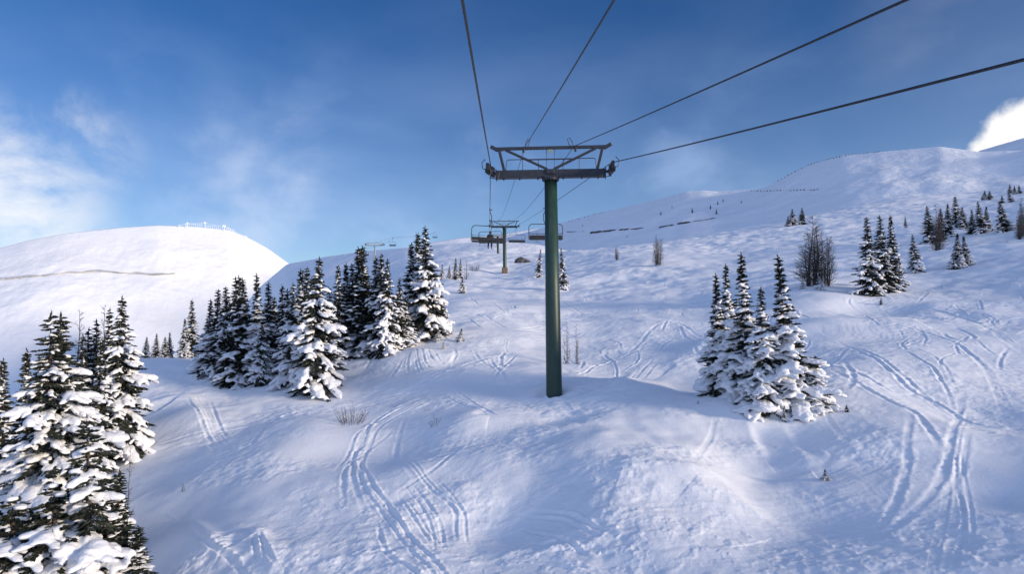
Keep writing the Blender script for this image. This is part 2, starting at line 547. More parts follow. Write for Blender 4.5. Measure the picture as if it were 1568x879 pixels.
Z2 = bicubic_smooth() * RR
TRACKS = [  # polyline in photograph pixels, depth, width
 ([(663,598),(598,629),(569,648),(554,679),(542,702),(541,736),(560,782)],.09,.16),
 ([(650,604),(590,637),(560,656),(545,690),(528,715)],.06,.14),
 ([(548,700),(558,721),(575,751),(594,770),(617,805),(640,836),(669,866),(690,900)],.10,.11),
 ([(619,702),(632,725),(659,751),(694,778),(697,805),(699,824)],.08,.10),
 ([(675,744),(713,786)],.05,.08),([(678,744),(751,757)],.05,.08),
 ([(579,801),(585,828),(598,855),(632,878),(650,900)],.11,.11),
 ([(629,744),(655,770),(675,805),(680,840)],.07,.09),([(610,760),(640,800),(660,830)],.06,.09),
 ([(281,801),(315,832),(353,858),(380,890)],.13,.14),([(388,814),(393,857)],.10,.12),([(395,814),(414,851),(437,879)],.10,.12),
 ([(675,602),(709,619),(743,633)],.10,.12),([(690,590),(720,612),(760,640)],.06,.1),
 ([(322,617),(334,648),(349,671)],.10,.14),([(288,617),(311,660),(326,682)],.10,.14),([(300,612),(325,655),(340,680)],.07,.12),
 ([(468,633),(414,652),(384,686)],.08,.16),([(520,612),(440,635),(400,665)],.06,.14),([(240,690),(300,672),(400,650),(480,622)],.06,.2),
 ([(637,534),(640,552),(647,572)],.10,.12),([(644,532),(650,552),(658,566)],.10,.12),([(652,532),(662,550),(676,556)],.08,.12),([(628,540),(624,556),(626,574)],.08,.12),
 ([(980,565),(938,591),(901,614),(862,617)],.10,.20),([(975,575),(930,602),(900,622)],.06,.15),
 ([(783,541),(764,547),(741,552),(700,566),(640,590),(580,602)],.10,.24),
 ([(740,560),(690,580),(620,598),(560,612),(500,620)],.07,.2),
 ([(1474,600),(1466,642),(1451,709),(1425,761),(1368,807),(1322,833)],.07,.22),
 ([(1480,630),(1462,730),(1472,770),(1476,802),(1466,849),(1460,890)],.05,.10),
 ([(1455,730),(1448,790),(1435,850),(1430,890)],.04,.10),([(1470,700),(1486,780),(1490,850)],.04,.09),
 ([(1395,640),(1389,689),(1386,730),(1360,790),(1320,830)],.06,.2),
 ([(791,771),(863,782),(909,807),(950,822)],.08,.14),([(812,849),(873,859),(925,877)],.10,.14),([(800,800),(850,815),(900,850)],.06,.12),
 ([(1256,557),(1290,562),(1333,579),(1371,600)],.10,.16),([(1276,568),(1323,592),(1371,624),(1403,643),(1440,700)],.12,.2),
 ([(1285,525),(1339,554),(1384,586),(1435,614),(1467,637),(1500,652),(1568,662)],.12,.18),([(1260,520),(1330,545),(1390,580),(1440,625)],.08,.16),
 ([(1384,544),(1422,563),(1444,586),(1460,624)],.08,.14),([(1400,540),(1440,560),(1465,600)],.06,.14),
 ([(1360,500),(1440,520),(1500,560),(1540,640)],.07,.2),([(1400,470),(1480,490),(1568,540)],.08,.25),
 ([(900,520),(840,500),(780,505),(730,480)],.10,.25),([(980,470),(900,480),(850,460),(760,455)],.10,.3),
 ([(1000,550),(950,585),(900,600)],.08,.16),([(1090,520),(1040,500),(1000,505),(960,540)],.10,.25),
 ([(860,540),(900,560),(960,540),(1000,520)],.08,.2),
]
RIDGES = [  # drift crests: polyline, height, half width; the side towards the viewer stays full
 ([(905,705),(956,699),(1007,707),(1080,720),(1121,751),(1162,792),(1224,818),(1306,859)],.24,.5),
 ([(1205,493),(1221,492),(1307,492),(1387,490),(1430,492)],.42,1.0),
 ([(281,795),(300,806),(330,830),(360,860)],.22,.3),([(385,812),(396,812),(420,845)],.2,.28),
 ([(541,612),(600,625),(640,600)],.16,.5),([(742,620),(720,636),(752,640)],.16,.35),
 ([(860,618),(900,612),(940,590),(975,563)],.24,.4),
 ([(1140,650),(1152,680),(1170,700)],.2,.3),([(1195,660),(1215,690),(1240,720)],.18,.35),
 ([(240,620),(285,612),(300,640),(315,680)],.3,.5),
 ([(620,530),(660,540),(700,545)],.2,.5),
 ([(1040,560),(1100,520),(1180,505)],.3,.9),
]


def spline(pl, k=10):
    P = [np.array(p) for p in pl]
    P = [2 * P[0] - P[1]] + P + [2 * P[-1] - P[-2]]
    out = []
    for i in range(1, len(P) - 2):
        for s in np.linspace(0, 1, k, endpoint=False):
            a, b, c, d = P[i - 1], P[i], P[i + 1], P[i + 2]
            out.append(0.5 * (2 * b + (c - a) * s + (2 * a - 5 * b + 4 * c - d) * s * s + (3 * b - a - 3 * c + d) * s ** 3))
    out.append(P[-2])
    return np.array(out)


def line_field(pl, reach):
    """indices of grid points within reach of a pixel polyline laid on the slope; distance, side, position along"""
    W = spline([hit(*p) for p in pl])
    lo, hi = W.min(0) - reach, W.max(0) + reach
    idx = np.nonzero((X2 > lo[0]) & (X2 < hi[0]) & (Y2 > lo[1]) & (Y2 < hi[1]))
    if len(idx[0]) == 0: return None
    x, y = X2[idx], Y2[idx]
    best = np.full(len(x), 1e9); side = np.zeros(len(x)); al = np.zeros(len(x))
    for i in range(len(W) - 1):
        a, b = W[i], W[i + 1]; ab = b - a; L_ = (ab ** 2).sum() + 1e-9
        t = np.clip(((x - a[0]) * ab[0] + (y - a[1]) * ab[1]) / L_, 0, 1)
        dx, dy = x - a[0] - t * ab[0], y - a[1] - t * ab[1]
        d = np.hypot(dx, dy); m_ = d < best
        best[m_] = d[m_]; side[m_] = np.sign(ab[0] * dy - ab[1] * dx)[m_]; al[m_] = ((i + t) / (len(W) - 1))[m_]
    return idx, best, side, al


def carve():
    global Z2
    near = 1 - sstep(30, 60, RR)
    # rolling drifts
    Z2 += 0.30 * fbm(X2 / 9, Y2 / 9, 3, 11) * sstep(8, 16, RR)
    Z2 += 0.085 * fbm(X2 / 2.6 + 5, Y2 / 3.4, 3, 21) * (0.3 + 0.9 * sstep(-.2, .5, fbm(X2 / 12, Y2 / 12, 2, 5)))
    # bumps and old cut-up snow, rougher further up
    far = sstep(38, 75, RR)
    right = sstep(-0.02, 0.35, A2)
    mog = np.abs(fbm(X2 / 5.5, Y2 / 4.5, 3, 31)) 
    Z2 += (0.17 * mog + 0.10 * fbm(X2 / 2.4, Y2 / 2.0, 2, 33)) * far * sstep(-.35, .2, fbm(X2 / 40, Y2 / 40, 2, 35) + 0.25) * 0.9
    # wind ripples
    rip = np.sin((X2 * 0.55 + Y2 * 0.9) / 0.28 + 4.0 * fbm(X2 / 1.8, Y2 / 1.8, 2, 41))
    Z2 += 0.013 * rip * sstep(0.05, 0.6, fbm(X2 / 5, Y2 / 5, 2, 43)) * near
    # chopped patches: lumps thrown up by skis
    def patch(lst):
        mk = np.zeros_like(Z2)
        for px, py, sx, sy, a in lst:
            c = hit(px, py)
            mk = np.maximum(mk, a * np.exp(-((X2 - c[0]) / sx) ** 2 - ((Y2 - c[1]) / sy) ** 2))
        return mk
    ch = patch([(560,860,3.0,1.5,.8),(900,840,2.2,1.6,.9),(950,710,1.4,.9,.8),(1090,770,1.6,1.6,.5),(1500,840,2.2,1.8,1.0),(1540,650,2.5,3,.6),(1250,850,3,1.0,.8),
                (330,840,1.4,1.2,.8),(920,590,1.8,2.2,.9),(700,610,1.6,1.6,.6),(560,620,2.2,1.6,.5),(640,780,1.8,1.6,.7),(330,660,1.6,1.6,.4),(1400,560,4,4,.5),
                (850,490,5,6,.7),(430,640,2,1.6,.5),(520,760,1.8,1.6,.5),(1080,820,2.0,1.4,.7),(1250,700,1.4,1.4,.3),(1420,820,1.6,1.4,.8),(1000,520,5,5,.6),(760,480,5,6,.7),(1480,480,7,6,.7)])
    lump = fbm(X2 / 0.55, Y2 / 0.55, 4, 51, 0.6)
    Z2 += 0.045 * np.maximum(lump - 0.05, 0) * ch
    Z2 += 0.05 * np.abs(fbm(X2 / 1.1, Y2 / 0.9, 3, 53)) * ch
    clod = np.maximum(perlin(X2 / 0.16, Y2 / 0.16, 61) - 0.42, 0)
    Z2 += 0.07 * clod * np.minimum(ch * 1.3, 1) * near * sstep(-.2, .5, fbm(X2 / .9, Y2 / .9, 2, 63))
    Z2 += 0.019 * fbm(X2 / 0.35, Y2 / 0.35, 3, 71) * near * sstep(-.3, .5, fbm(X2 / 4, Y2 / 4, 2, 73))
    # long fine streaks left by wind and skis, following the fall line
    for (fx, fy, sc, am, sd) in ((1.0, .25, .22, .005, 91), (.8, .6, .30, .006, 93), (.3, 1.0, .26, .004, 95)):
        L_ = math.hypot(fx, fy); ca, sa = fx / L_, fy / L_
        p_, q_ = (X2 * ca + Y2 * sa) / (sc * 14), (-X2 * sa + Y2 * ca) / sc
        Z2 += am * (1 + 1.5 * sstep(20, 50, RR)) * fbm(p_ + .5 * fbm(X2 / 3, Y2 / 3, 2, sd + 1), q_ + 2.5 * fbm(X2 / 5, Y2 / 5, 3, sd + 5), 3, sd) * sstep(-.1, .5, fbm(X2 / 6, Y2 / 6, 2, sd + 2)) * (1 - sstep(70, 110, RR))
    # scoop and drift round the tower foot
    tx, ty = ray(844, 605)[0] * 28.0, 28.0
    dT = np.hypot(X2 - tx, Y2 - ty)
    Z2 += -.16 * np.exp(-((dT - .36) / .22) ** 2) + .12 * np.exp(-((dT - 1.0) / .35) ** 2) * (.5 + .5 * np.sin(np.arctan2(X2 - tx, Y2 - ty) + 1.0))
    for pl, h, w in RIDGES:
        r_ = line_field(pl, w * 6)
        if r_ is None: continue
        idx, d, s, al = r_
        ww = np.where(s > 0, w * 0.8, w * 3.0) if np.mean([p[0] for p in pl]) > 0 else w
        Z2[idx] += 0.62 * h * np.exp(-(d / ww) ** 2) * np.sin(np.clip(al, 0.03, .97) * math.pi) ** .6
    # ski tracks, with copies beside them
    rr = random.Random(3)
    def groove(pl, dep, w):
        dep, w = dep * 0.36, w * 0.46
        r_ = line_field(pl, w * 5)
        if r_ is None: return
        idx, d, s, al = r_
        d = d * (1 + 0.25 * perlin(X2[idx] / .6, Y2[idx] / .6, 81))
        fade = np.sin(np.clip(al, .02, .98) * math.pi) ** .5 * (0.7 + 0.5 * perlin(X2[idx] / 1.1, Y2[idx] / 1.1, 83))
        crumb = 1 + 1.1 * perlin(X2[idx] / .17, Y2[idx] / .17, 85)
        Z2[idx] += fade * dep * (-np.exp(-(d / w) ** 4) + crumb * np.where(s > 0, .75, .35) * np.exp(-((d - 1.7 * w) / (.75 * w)) ** 2))
    for pl, dep, w in TRACKS:
        groove(pl, dep, w)
        if rr.random() < 0.5:
            ox, oy = rr.uniform(8, 18) * rr.choice((-1, 1)), rr.uniform(2, 7)
            groove([(p[0] + ox * (.6 + .5 * i / len(pl)), p[1] + oy) for i, p in enumerate(pl)], dep * .7, w * .9)
    # faint criss-cross tracks over the whole slope
    for k in range(6):
        px, py = rr.uniform(300, 1500), rr.uniform(600, 800)
        dx, dy, b = rr.uniform(-160, 160), rr.uniform(60, 130), rr.uniform(-30, 30)
        groove([(px - dx * .5, py - dy * .5), (px + b, py), (px + dx * .5, py + dy * .5)], rr.uniform(.03, .06), rr.uniform(.12, .2))
    for k in range(110):
        px, py = rr.uniform(500, 1560), rr.uniform(425, 560)
        sc = (py - 380) / 200.0
        dx, dy = rr.uniform(-60, 60) * sc, rr.uniform(14, 50) * sc
        b = rr.uniform(-16, 16) * sc
        groove([(px, py), (px + dx * .5 + b, py + dy * .5), (px + dx, py + dy)], rr.uniform(.05, .12), rr.uniform(.10, .22))


carve()


def grid_faces(ni, nj):
    i, j = np.meshgrid(np.arange(ni - 1), np.arange(nj - 1), indexing='ij')
    a = (i * nj + j).ravel()
    return np.c_[a, a + nj, a + nj + 1, a + 1]


# where things stand, the fine height of the slope
def ground_fine(x, y):
    a, l = math.atan2(x, y), 0.5 * math.log(x * x + y * y)
    i = int(np.clip(np.searchsorted(ANG, a), 1, len(ANG) - 1)); j = int(np.clip(np.searchsorted(LR, l), 1, len(LR) - 1))
    return float(Z2[i, j])


snow_ground = link('snow_ground', np_mesh('snow_ground', np.c_[X2.ravel(), Y2.ravel(), Z2.ravel()], grid_faces(*X2.shape), M_SNOW))
tag(snow_ground, kind='structure')


# ------------------------------------------------------------------ far slopes: skyline pixel + distance, foot of the slope
def far_sheet(name, sky, foot_frac, foot_dy, power, nA, nR, rough, seed, extra=None, mat=M_FARSNOW, kdist=60, fall=1.2):
    """sky: list of (px, py, distance, foot distance, foot py). Rises from the foot to the skyline and falls away behind it"""
    A_, T_, D_, F_, FT = [], [], [], [], []
    for px, py, d, fd, fpy in sky:
        u, t = ray(px, py); k = math.sqrt(1 + u * u)
        A_.append(math.atan(u)); T_.append(t / k); D_.append(d * k); F_.append(fd * k); FT.append(ray(px, fpy)[1] / k)
    al = np.linspace(A_[0], A_[-1], nA)

    def ip(v, kd=60):
        y = np.interp(al, A_, v)
        kern = np.hanning(max(5, (nA // kd) | 1)); kern /= kern.sum()
        return np.convolve(np.pad(y, len(kern) // 2, mode='edge'), kern, mode='valid')[:nA]
    T, D, F, FTt = ip(T_), ip(D_, kdist), ip(F_, kdist), ip(FT, kdist)
    s = np.concatenate([np.linspace(0, 1, nR), np.linspace(1, 1.9, nR // 3)[1:]])
    Rg = F[:, None] + (D - F)[:, None] * s[None, :]
    up = np.clip(s, 0, 1)[None, :]
    z0, z1 = (F * FTt)[:, None], (D * T)[:, None]
    Zg = z0 + (z1 - z0) * up ** power
    Zg = Zg - np.clip(s - 1, 0, None)[None, :] ** 1.2 * (abs(z1 - z0) + 10) * fall
    Xg, Yg = Rg * np.sin(al)[:, None], Rg * np.cos(al)[:, None]
    w = np.sin(np.clip(s, 0, 1) * math.pi)[None, :] * .85 + .15 * (s[None, :] > 0.5)
    Zg = Zg + w * rough * (fbm(Xg / 60, Yg / 60, 4, seed) * 1.0 + 0.16 * fbm(Xg / 11, Yg / 11, 3, seed + 9))
    if extra is not None:
        Zg = extra(Xg, Yg, Zg, al, s)
    o = link(name, np_mesh(name, np.c_[Xg.ravel(), Yg.ravel(), Zg.ravel()], grid_faces(*Xg.shape), mat))
    tag(o, kind='structure')
    return al, s, Xg, Yg, Zg


# (px, skyline py, skyline distance, foot distance, foot py)
left_slope = far_sheet('far_slope', [
 (-700,860,430,280,900),(-200,820,440,270,860),(0,780,450,265,820),(120,720,455,255,780),(250,610,450,245,720),(340,505,440,235,650),(400,438,430,230,600),(440,404,420,225,560),(500,393,395,220,520),(560,384,365,215,490),
 (620,379,335,210,470),(680,374,315,210,450),(720,371,305,212,440),(760,369,298,215,435),(820,375,290,225,428),(870,385,285,235,425)],
 0, 0, 1.0, 700, 150, 2.2, 101, None, M_FARSNOW, 60, 6.0)
bowl = far_sheet('far_bowl', [
 (700,386,680,390,440),(760,368,640,370,435),(820,352,600,350,430),(870,338,560,330,425),(905,329,540,320,420),(940,321,520,310,415),(1000,307,490,298,405),(1050,293,470,290,398),(1075,291,460,286,395),(1100,293,450,282,392),
 (1170,288,420,270,380),(1200,272,410,265,375),(1230,256,400,262,370),(1262,246,390,258,365),
 (1290,238,380,255,360),(1350,232,362,248,350),(1440,224,340,240,345),(1500,232,325,235,340),(1568,230,310,228,335),(1700,195,290,222,330),(2000,150,255,205,330),(2600,60,225,180,330)],
 0, 0, 1.0, 800, 170, 2.0, 101)
crest = far_sheet('far_crest', [(560,420,620,480,470),(620,388,620,480,460),(650,373,625,480,450),(700,365,630,480,450),(760,360,640,490,440),(820,350,650,500,440),(880,345,650,500,440)],
 0, 0, 1.0, 120, 50, 1.0, 171)
peak = far_sheet('far_peak', [(1380,300,1000,600,330),(1440,260,950,590,330),(1500,231,900,570,330),(1568,211,840,550,330),(1700,170,760,520,330),(2000,120,650,470,330)],
 0, 0, 1.0, 160, 60, 5.0, 131)


mountain = far_sheet('sunlit_mountain', [
 (-900,520,480,330,700),(-300,430,560,390,680),(-100,396,600,420,640),(0,380,630,440,620),(40,369,640,450,610),(100,358,660,470,600),(180,349,690,500,590),(240,345,710,520,580),(300,347,740,545,570),
 (350,352,760,565,560),(380,364,780,580,550),(410,380,800,600,540),(440,402,820,620,530),(480,430,840,640,520),(560,470,860,660,510)],
 0, 0, 0.85, 500, 160, 2.0, 151, None, M_FARSNOW, 8)


def mountain_road():
    al, s, X, Y, Z = mountain
    k = int((s <= 1).sum()); vs, fs = [], []
    P = [(-30, 430), (0, 427), (50, 423), (100, 418), (150, 415), (200, 418), (235, 420), (268, 419)]
    for i, px in enumerate(np.linspace(-30, 268, 150)):
        py = np.interp(px, [p[0] for p in P], [p[1] for p in P]) + .5 * math.sin(px / 9.0)
        u, t = ray(px, py); a = math.atan(u); T = t / math.sqrt(1 + u * u)
        c = int(np.searchsorted(al, a)); r_ = np.hypot(X[c, :k], Y[c, :k]); f = Z[c, :k] / r_
        j = int(np.argmax(f >= T)); rr_ = float(np.interp(T, f[j - 1:j + 1], r_[j - 1:j + 1])); z = rr_ * T
        h = .3 * (1.1 + .7 * math.sin(px / 17.0) + .6 * math.sin(px / 5.3)) * (1 if px < 255 else .4)
        d = Vector((math.sin(a), math.cos(a), 0))
        for off, dz in ((-2.6, -.6), (-2.0, .2), (0.0, .35), (1.0, .35 + h), (2.0, .7 + h), (3.4, .2)):
            p = d * (rr_ + off); vs.append((p.x, p.y, z + dz))
        if i:
            b_ = (i - 1) * 6
            for q in range(5): fs.append((b_ + q, b_ + 6 + q, b_ + 7 + q, b_ + q + 1))
    o = link('mountain_road', np_mesh('mountain_road', vs, fs, M_CUT)); tag(o, kind='structure')


mountain_road()


def valley_floor():
    """snowy floor of the valleys between the near slope and the hills, out to the horizon"""
    n, rs = 96, [0, 150, 300, 500, 800, 1300, 2200, 4000, 7000]
    vs, fs = [], []
    for r_ in rs:
        for k in range(n):
            a = 2 * math.pi * k / n; x, y = r_ * math.cos(a), r_ * math.sin(a)
            vs.append((x, y, -50 + 2.5 * float(perlin(x / 130 + .3, y / 130 + .7, 5))))
    for i in range(len(rs) - 1):
        for k in range(n):
            j = (k + 1) % n
            fs.append((i * n + k, (i + 1) * n + k, (i + 1) * n + j, i * n + j))
    tag(link('valley_snow', np_mesh('valley_snow', vs, fs, M_FARSNOW)), kind='structure')


valley_floor()

# ------------------------------------------------------------------ firs: prototypes of 6 m
def remeshed(name, mb, voxel, m_, seed, amp):
    """unite overlapping lumps of snow into one skin"""
    me = np_mesh(name, mb.v, mb.f, m_, True)
    tmp = bpy.data.objects.new("tmp", me); COL.objects.link(tmp)
    md = tmp.modifiers.new("r", 'REMESH'); md.mode = 'VOXEL'; md.voxel_size = voxel; md.use_smooth_shade = True
    sm = tmp.modifiers.new("s", 'SMOOTH'); sm.factor = 0.5; sm.iterations = 2
    dg = bpy.context.evaluated_depsgraph_get()
    me2 = bpy.data.meshes.new_from_object(tmp.evaluated_get(dg))
    bpy.data.objects.remove(tmp); bpy.data.meshes.remove(me)
    n = len(me2.vertices)
    co = np.empty(n * 3, np.float32); me2.vertices.foreach_get('co', co); co = co.reshape(-1, 3)
    no = np.empty(n * 3, np.float32); me2.vertices.foreach_get('normal', no); no = no.reshape(-1, 3)
    q = co * 7.0
    d = perlin(q[:, 0] + q[:, 2] * .7, q[:, 1] - q[:, 2] * .6, seed) + .5 * perlin(2.2 * q[:, 0] - q[:, 2], 2.2 * q[:, 1] + q[:, 2] * 1.4, seed + 1)
    co += no * (d * amp)[:, None]
    me2.vertices.foreach_set('co', co.ravel())
    me2.name = name
    me2.polygons.foreach_set('use_smooth', np.ones(len(me2.polygons), dtype=bool))
    me2.update()
    if not me2.materials: me2.materials.append(m_)
    return me2


ICO = None


def ico():
    global ICO
    if ICO is None:
        import bmesh
        bm = bmesh.new(); bmesh.ops.create_icosphere(bm, subdivisions=2, radius=1.0)
        ICO = ([v.co.copy() for v in bm.verts], [tuple(v.index for v in f.verts) for f in bm.faces]); bm.free()
    return ICO


def blob(mb, c, ax, r, flat, rr):
    """a lump of snow: ellipsoid with its long axis along ax, flattened, softly dented"""
    V, F = ico()
    ax = Vector(ax).normalized()
    s = ax.cross(Vector((0, 0, 1)))
    s = s.normalized() if s.length > 1e-3 else Vector((1, 0, 0))
    n = s.cross(ax)
    ph = [rr.uniform(0, 6.28) for _ in range(3)]
    vs = []
    for v in V:
        k = 1 + .13 * math.sin(3 * v.x + ph[0]) * math.sin(3 * v.y + ph[1]) + .1 * math.sin(4 * v.z + ph[2])
        p = ax * (v.x * r[0] * k) + s * (v.y * r[1] * k) + n * (v.z * flat * (k if v.z > 0 else .55))
        vs.append(c + p)
    mb.add(vs, F)


def make_fir(kind, seed, H=6.0, Rb=1.15, snow=0.8, spire=1.25, droop=0.55, lump=1.0, voxel=0.036, dz=0.20, dens=1.0, skirt=0.0, gap=0.15, tips=1):
    rr = random.Random(seed)
    tr, cr, sn = MB(), MB(), MB()
    tr.tube([(0, 0, -0.6), (0.01, 0, H * .3), (rr.uniform(-.03, .03), rr.uniform(-.03, .03), H * .65), (0, 0, H)], [.13, .10, .05, .008], 7)
    z = 0.12

    def twig(p, d, L_, w):
        """needle spray: three crossing slender blades"""
        d = d.normalized()
        s = d.cross(Vector((rr.uniform(-.4, .4), rr.uniform(-.4, .4), 1))).normalized()
        u = d.cross(s)
        for q in (s, (s * .5 + u * .86), (s * .5 - u * .86)):
            a, b, c2, e = p - q * w * .6, p + d * L_ * .45 - q * w, p + d * L_, p + d * L_ * .45 + q * w
            cr.add([a, b, c2, e], [(0, 1, 2, 3)])

    leader = H
    while z < H * 0.985:
        f = z / H
        rad = Rb * (1.12 * (1 - f) ** (spire * 1.0)) * (0.78 + 0.30 * rr.random()) * (1 - .32 * sstep(.60, .88, f)) + 0.035
        if f < .1: rad *= 0.72 + 2.8 * f
        nb = max(4, int(round((5 + 5 * (1 - f)) * dens)))
        a0 = rr.uniform(0, 6.28)
        for k in range(nb):
            an = a0 + 2 * math.pi * (k + rr.uniform(-.3, .3)) / nb
            L_ = rad * rr.uniform(.55, 1.15)
            if rr.random() < gap * (1 - f): L_ *= .55
            out = Vector((math.cos(an), math.sin(an), 0))
            side = Vector((-out.y, out.x, 0))
            dr = droop * (0.25 + 0.85 * (1 - f)) * rr.uniform(.45, 1.5)
            zb = z + rr.uniform(-.75, .75) * dz * (1 - .3 * f)
            bend = rr.uniform(-.15, .15)

            def P(s):
                return Vector((0, 0, zb)) + out * (L_ * s * (1 - .12 * dr * s)) + side * (bend * L_ * s * s) + Vector((0, 0, L_ * (.10 * s - dr * s ** 1.3 + .22 * dr * s ** 3)))
            ns = 5 if L_ > .3 else 3
            tr.tube([P(i / 3) for i in range(4)], [.02 * (.4 + L_), .014, .009, .004], 3, False)
            steps = max(3, int(L_ / .075))
            for i in range(steps):
                s = .18 + .82 * (i + rr.random() * .6) / steps
                p = P(min(s, 1)); t = (P(min(s + .05, 1.05)) - P(s)).normalized()
                tl = (0.10 + .30 * L_ * (1.05 - s)) * rr.uniform(.7, 1.2)
                tl = min(tl, .34) * (1 - .45 * float(sstep(.6, .9, f)))
                w = .020 + .012 * rr.random()
                for sg in (-1, 1):
                    twig(p, t * .75 + side * sg * rr.uniform(.6, 1.1) + Vector((0, 0, rr.uniform(-.45, .05))), tl, w * 1.25)
                if rr.random() < .6:
                    twig(p, t * .5 + Vector((0, 0, -rr.uniform(.4, .9))), tl * .65, w)
            twig(P(.9), P(1) - P(.8), .12 + .1 * L_, .03)
            # snow along the branch
            ps = snow * (1.0 - 0.35 * f) * (0.6 if f > .8 else 1)
            if rr.random() < ps and L_ > .10:
                big = lump * (0.75 + 0.6 * rr.random())
                n_ = 1 if L_ < .3 else (2 if L_ < .7 else 3)
                for i in range(n_):
                    s = (.62 + rr.uniform(-.08, .1)) if n_ == 1 else (.42 + .50 * i / (n_ - 1) + rr.uniform(-.07, .07))
                    t = (P(min(s + .1, 1.1)) - P(s - .1))
                    w_ = min((.07 + .17 * L_) * big * (1.08 - .35 * abs(s - .7)), .24)
                    l_ = w_ * rr.uniform(1.2, 1.8) if n_ > 1 else max(w_, .36 * L_)
                    th = min(w_ * .72, .16)
                    blob(sn, P(s) + side * rr.uniform(-.06, .06) * L_ + Vector((0, 0, th * .5)), t, (l_, w_ * .85), th, rr)
                    if L_ > .40:                                   # fingers of snow on the side twigs
                        for sg in (-1, 1):
                            if rr.random() < .6:
                                q = (t.normalized() * rr.uniform(.5, 1.0) + side * sg * rr.uniform(.7, 1.1)).normalized()
                                fl = w_ * rr.uniform(.8, 1.25)
                                c = P(s) + q * (w_ * .6 + fl * .55) + Vector((0, 0, -.10 * fl - .01))
                                blob(sn, c, q + Vector((0, 0, -.25)), (fl, fl * .40), fl * .36, rr)
        if f > .15:                                      # small knobs close to the stem
            for k in range(2 if f > .5 else 3):
                an = rr.uniform(0, 6.28); w_ = rr.uniform(.035, .06) * (1.6 - f)
                blob(sn, Vector((math.cos(an) * rad * .45, math.sin(an) * rad * .45, z + rr.uniform(0, .1))), (math.cos(an), math.sin(an), -.4), (w_ * 1.5, w_), w_ * .8, rr)
        z += dz * (1.0 - .48 * f) * rr.uniform(.8, 1.2)
    for k in range(3):
        twig(Vector((0, 0, H - .25 + .08 * k)), Vector((rr.uniform(-.2, .2), rr.uniform(-.2, .2), 1)), .2, .022)
    # pillows near the ground
    for k in range(int(skirt * 14)):
        an = rr.uniform(0, 6.28); q = Rb * rr.uniform(.45, .85)
        c = Vector((math.cos(an) * q, math.sin(an) * q, rr.uniform(-.05, .55)))
        w_ = rr.uniform(.2, .36)
        blob(sn, c, Vector((-math.sin(an), math.cos(an), -.05)), (w_ * 1.25, w_), w_ * .7, rr)
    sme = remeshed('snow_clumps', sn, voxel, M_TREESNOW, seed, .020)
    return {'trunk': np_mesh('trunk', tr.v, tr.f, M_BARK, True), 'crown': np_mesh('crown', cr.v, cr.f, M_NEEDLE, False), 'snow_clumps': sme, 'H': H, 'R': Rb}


FIR = {
    'heavy': make_fir('heavy', 1, Rb=1.10, snow=0.62, lump=0.95, spire=1.15, skirt=.9, gap=.12, voxel=.034, dens=1.15, droop=0.7),
    'heavy2': make_fir('heavy', 2, Rb=1.0, snow=0.56, lump=0.88, spire=1.25, skirt=.5, gap=.15, voxel=.034, dens=1.15, droop=0.7),
    'full': make_fir('full', 3, Rb=1.35, snow=0.46, lump=0.8, spire=.95, skirt=.15, gap=.22, voxel=.03, dens=1.2, droop=0.75),
    'full2': make_fir('full', 4, Rb=1.25, snow=0.42, lump=0.75, spire=1.0, gap=.25, voxel=.03, dens=1.2, droop=0.75),
    'dark': make_fir('dark', 5, Rb=.98, snow=0.4, lump=0.72, spire=1.0, gap=.2, dens=1.1, droop=0.6),
    'dark2': make_fir('dark', 6, Rb=.88, snow=0.36, lump=0.68, spire=1.05, gap=.25, dens=1.1, droop=0.6),
    'dark3': make_fir('dark', 15, Rb=1.02, snow=.46, lump=.66, spire=.9, gap=.3, dens=1.05, droop=.7),
    'dark4': make_fir('dark', 16, Rb=.92, snow=.52, lump=.60, spire=1.12, gap=.15, dens=1.2, droop=.5, dz=.17),
    'full3': make_fir('full', 17, Rb=1.3, snow=.50, lump=.72, spire=.9, gap=.35, voxel=.03, dens=1.2, droop=.8),
    'slim': make_fir('slim', 7, Rb=.66, snow=0.34, lump=0.7, spire=1.05, gap=.15, dz=.17, dens=1.1, droop=0.55),
    'giant': make_fir('giant', 9, H=7.0, Rb=1.75, snow=0.64, lump=0.60, spire=.80, skirt=.6, gap=.35, voxel=.027, dens=1.4, dz=.22, droop=0.8),
    'mound': make_fir('mound', 10, H=3.0, Rb=1.0, snow=0.48, lump=0.85, spire=.62, skirt=.8, gap=.2, voxel=.03, dens=1.1, droop=0.7),
    'column': make_fir('column', 11, H=4.0, Rb=.75, snow=0.5, lump=0.9, spire=.70, skirt=.3, gap=.3, voxel=.03, dens=1.0, droop=0.75),
    'bare': make_fir('bare', 8, Rb=1.10, snow=0.24, lump=0.6, spire=.9, gap=.3, droop=0.45),
}


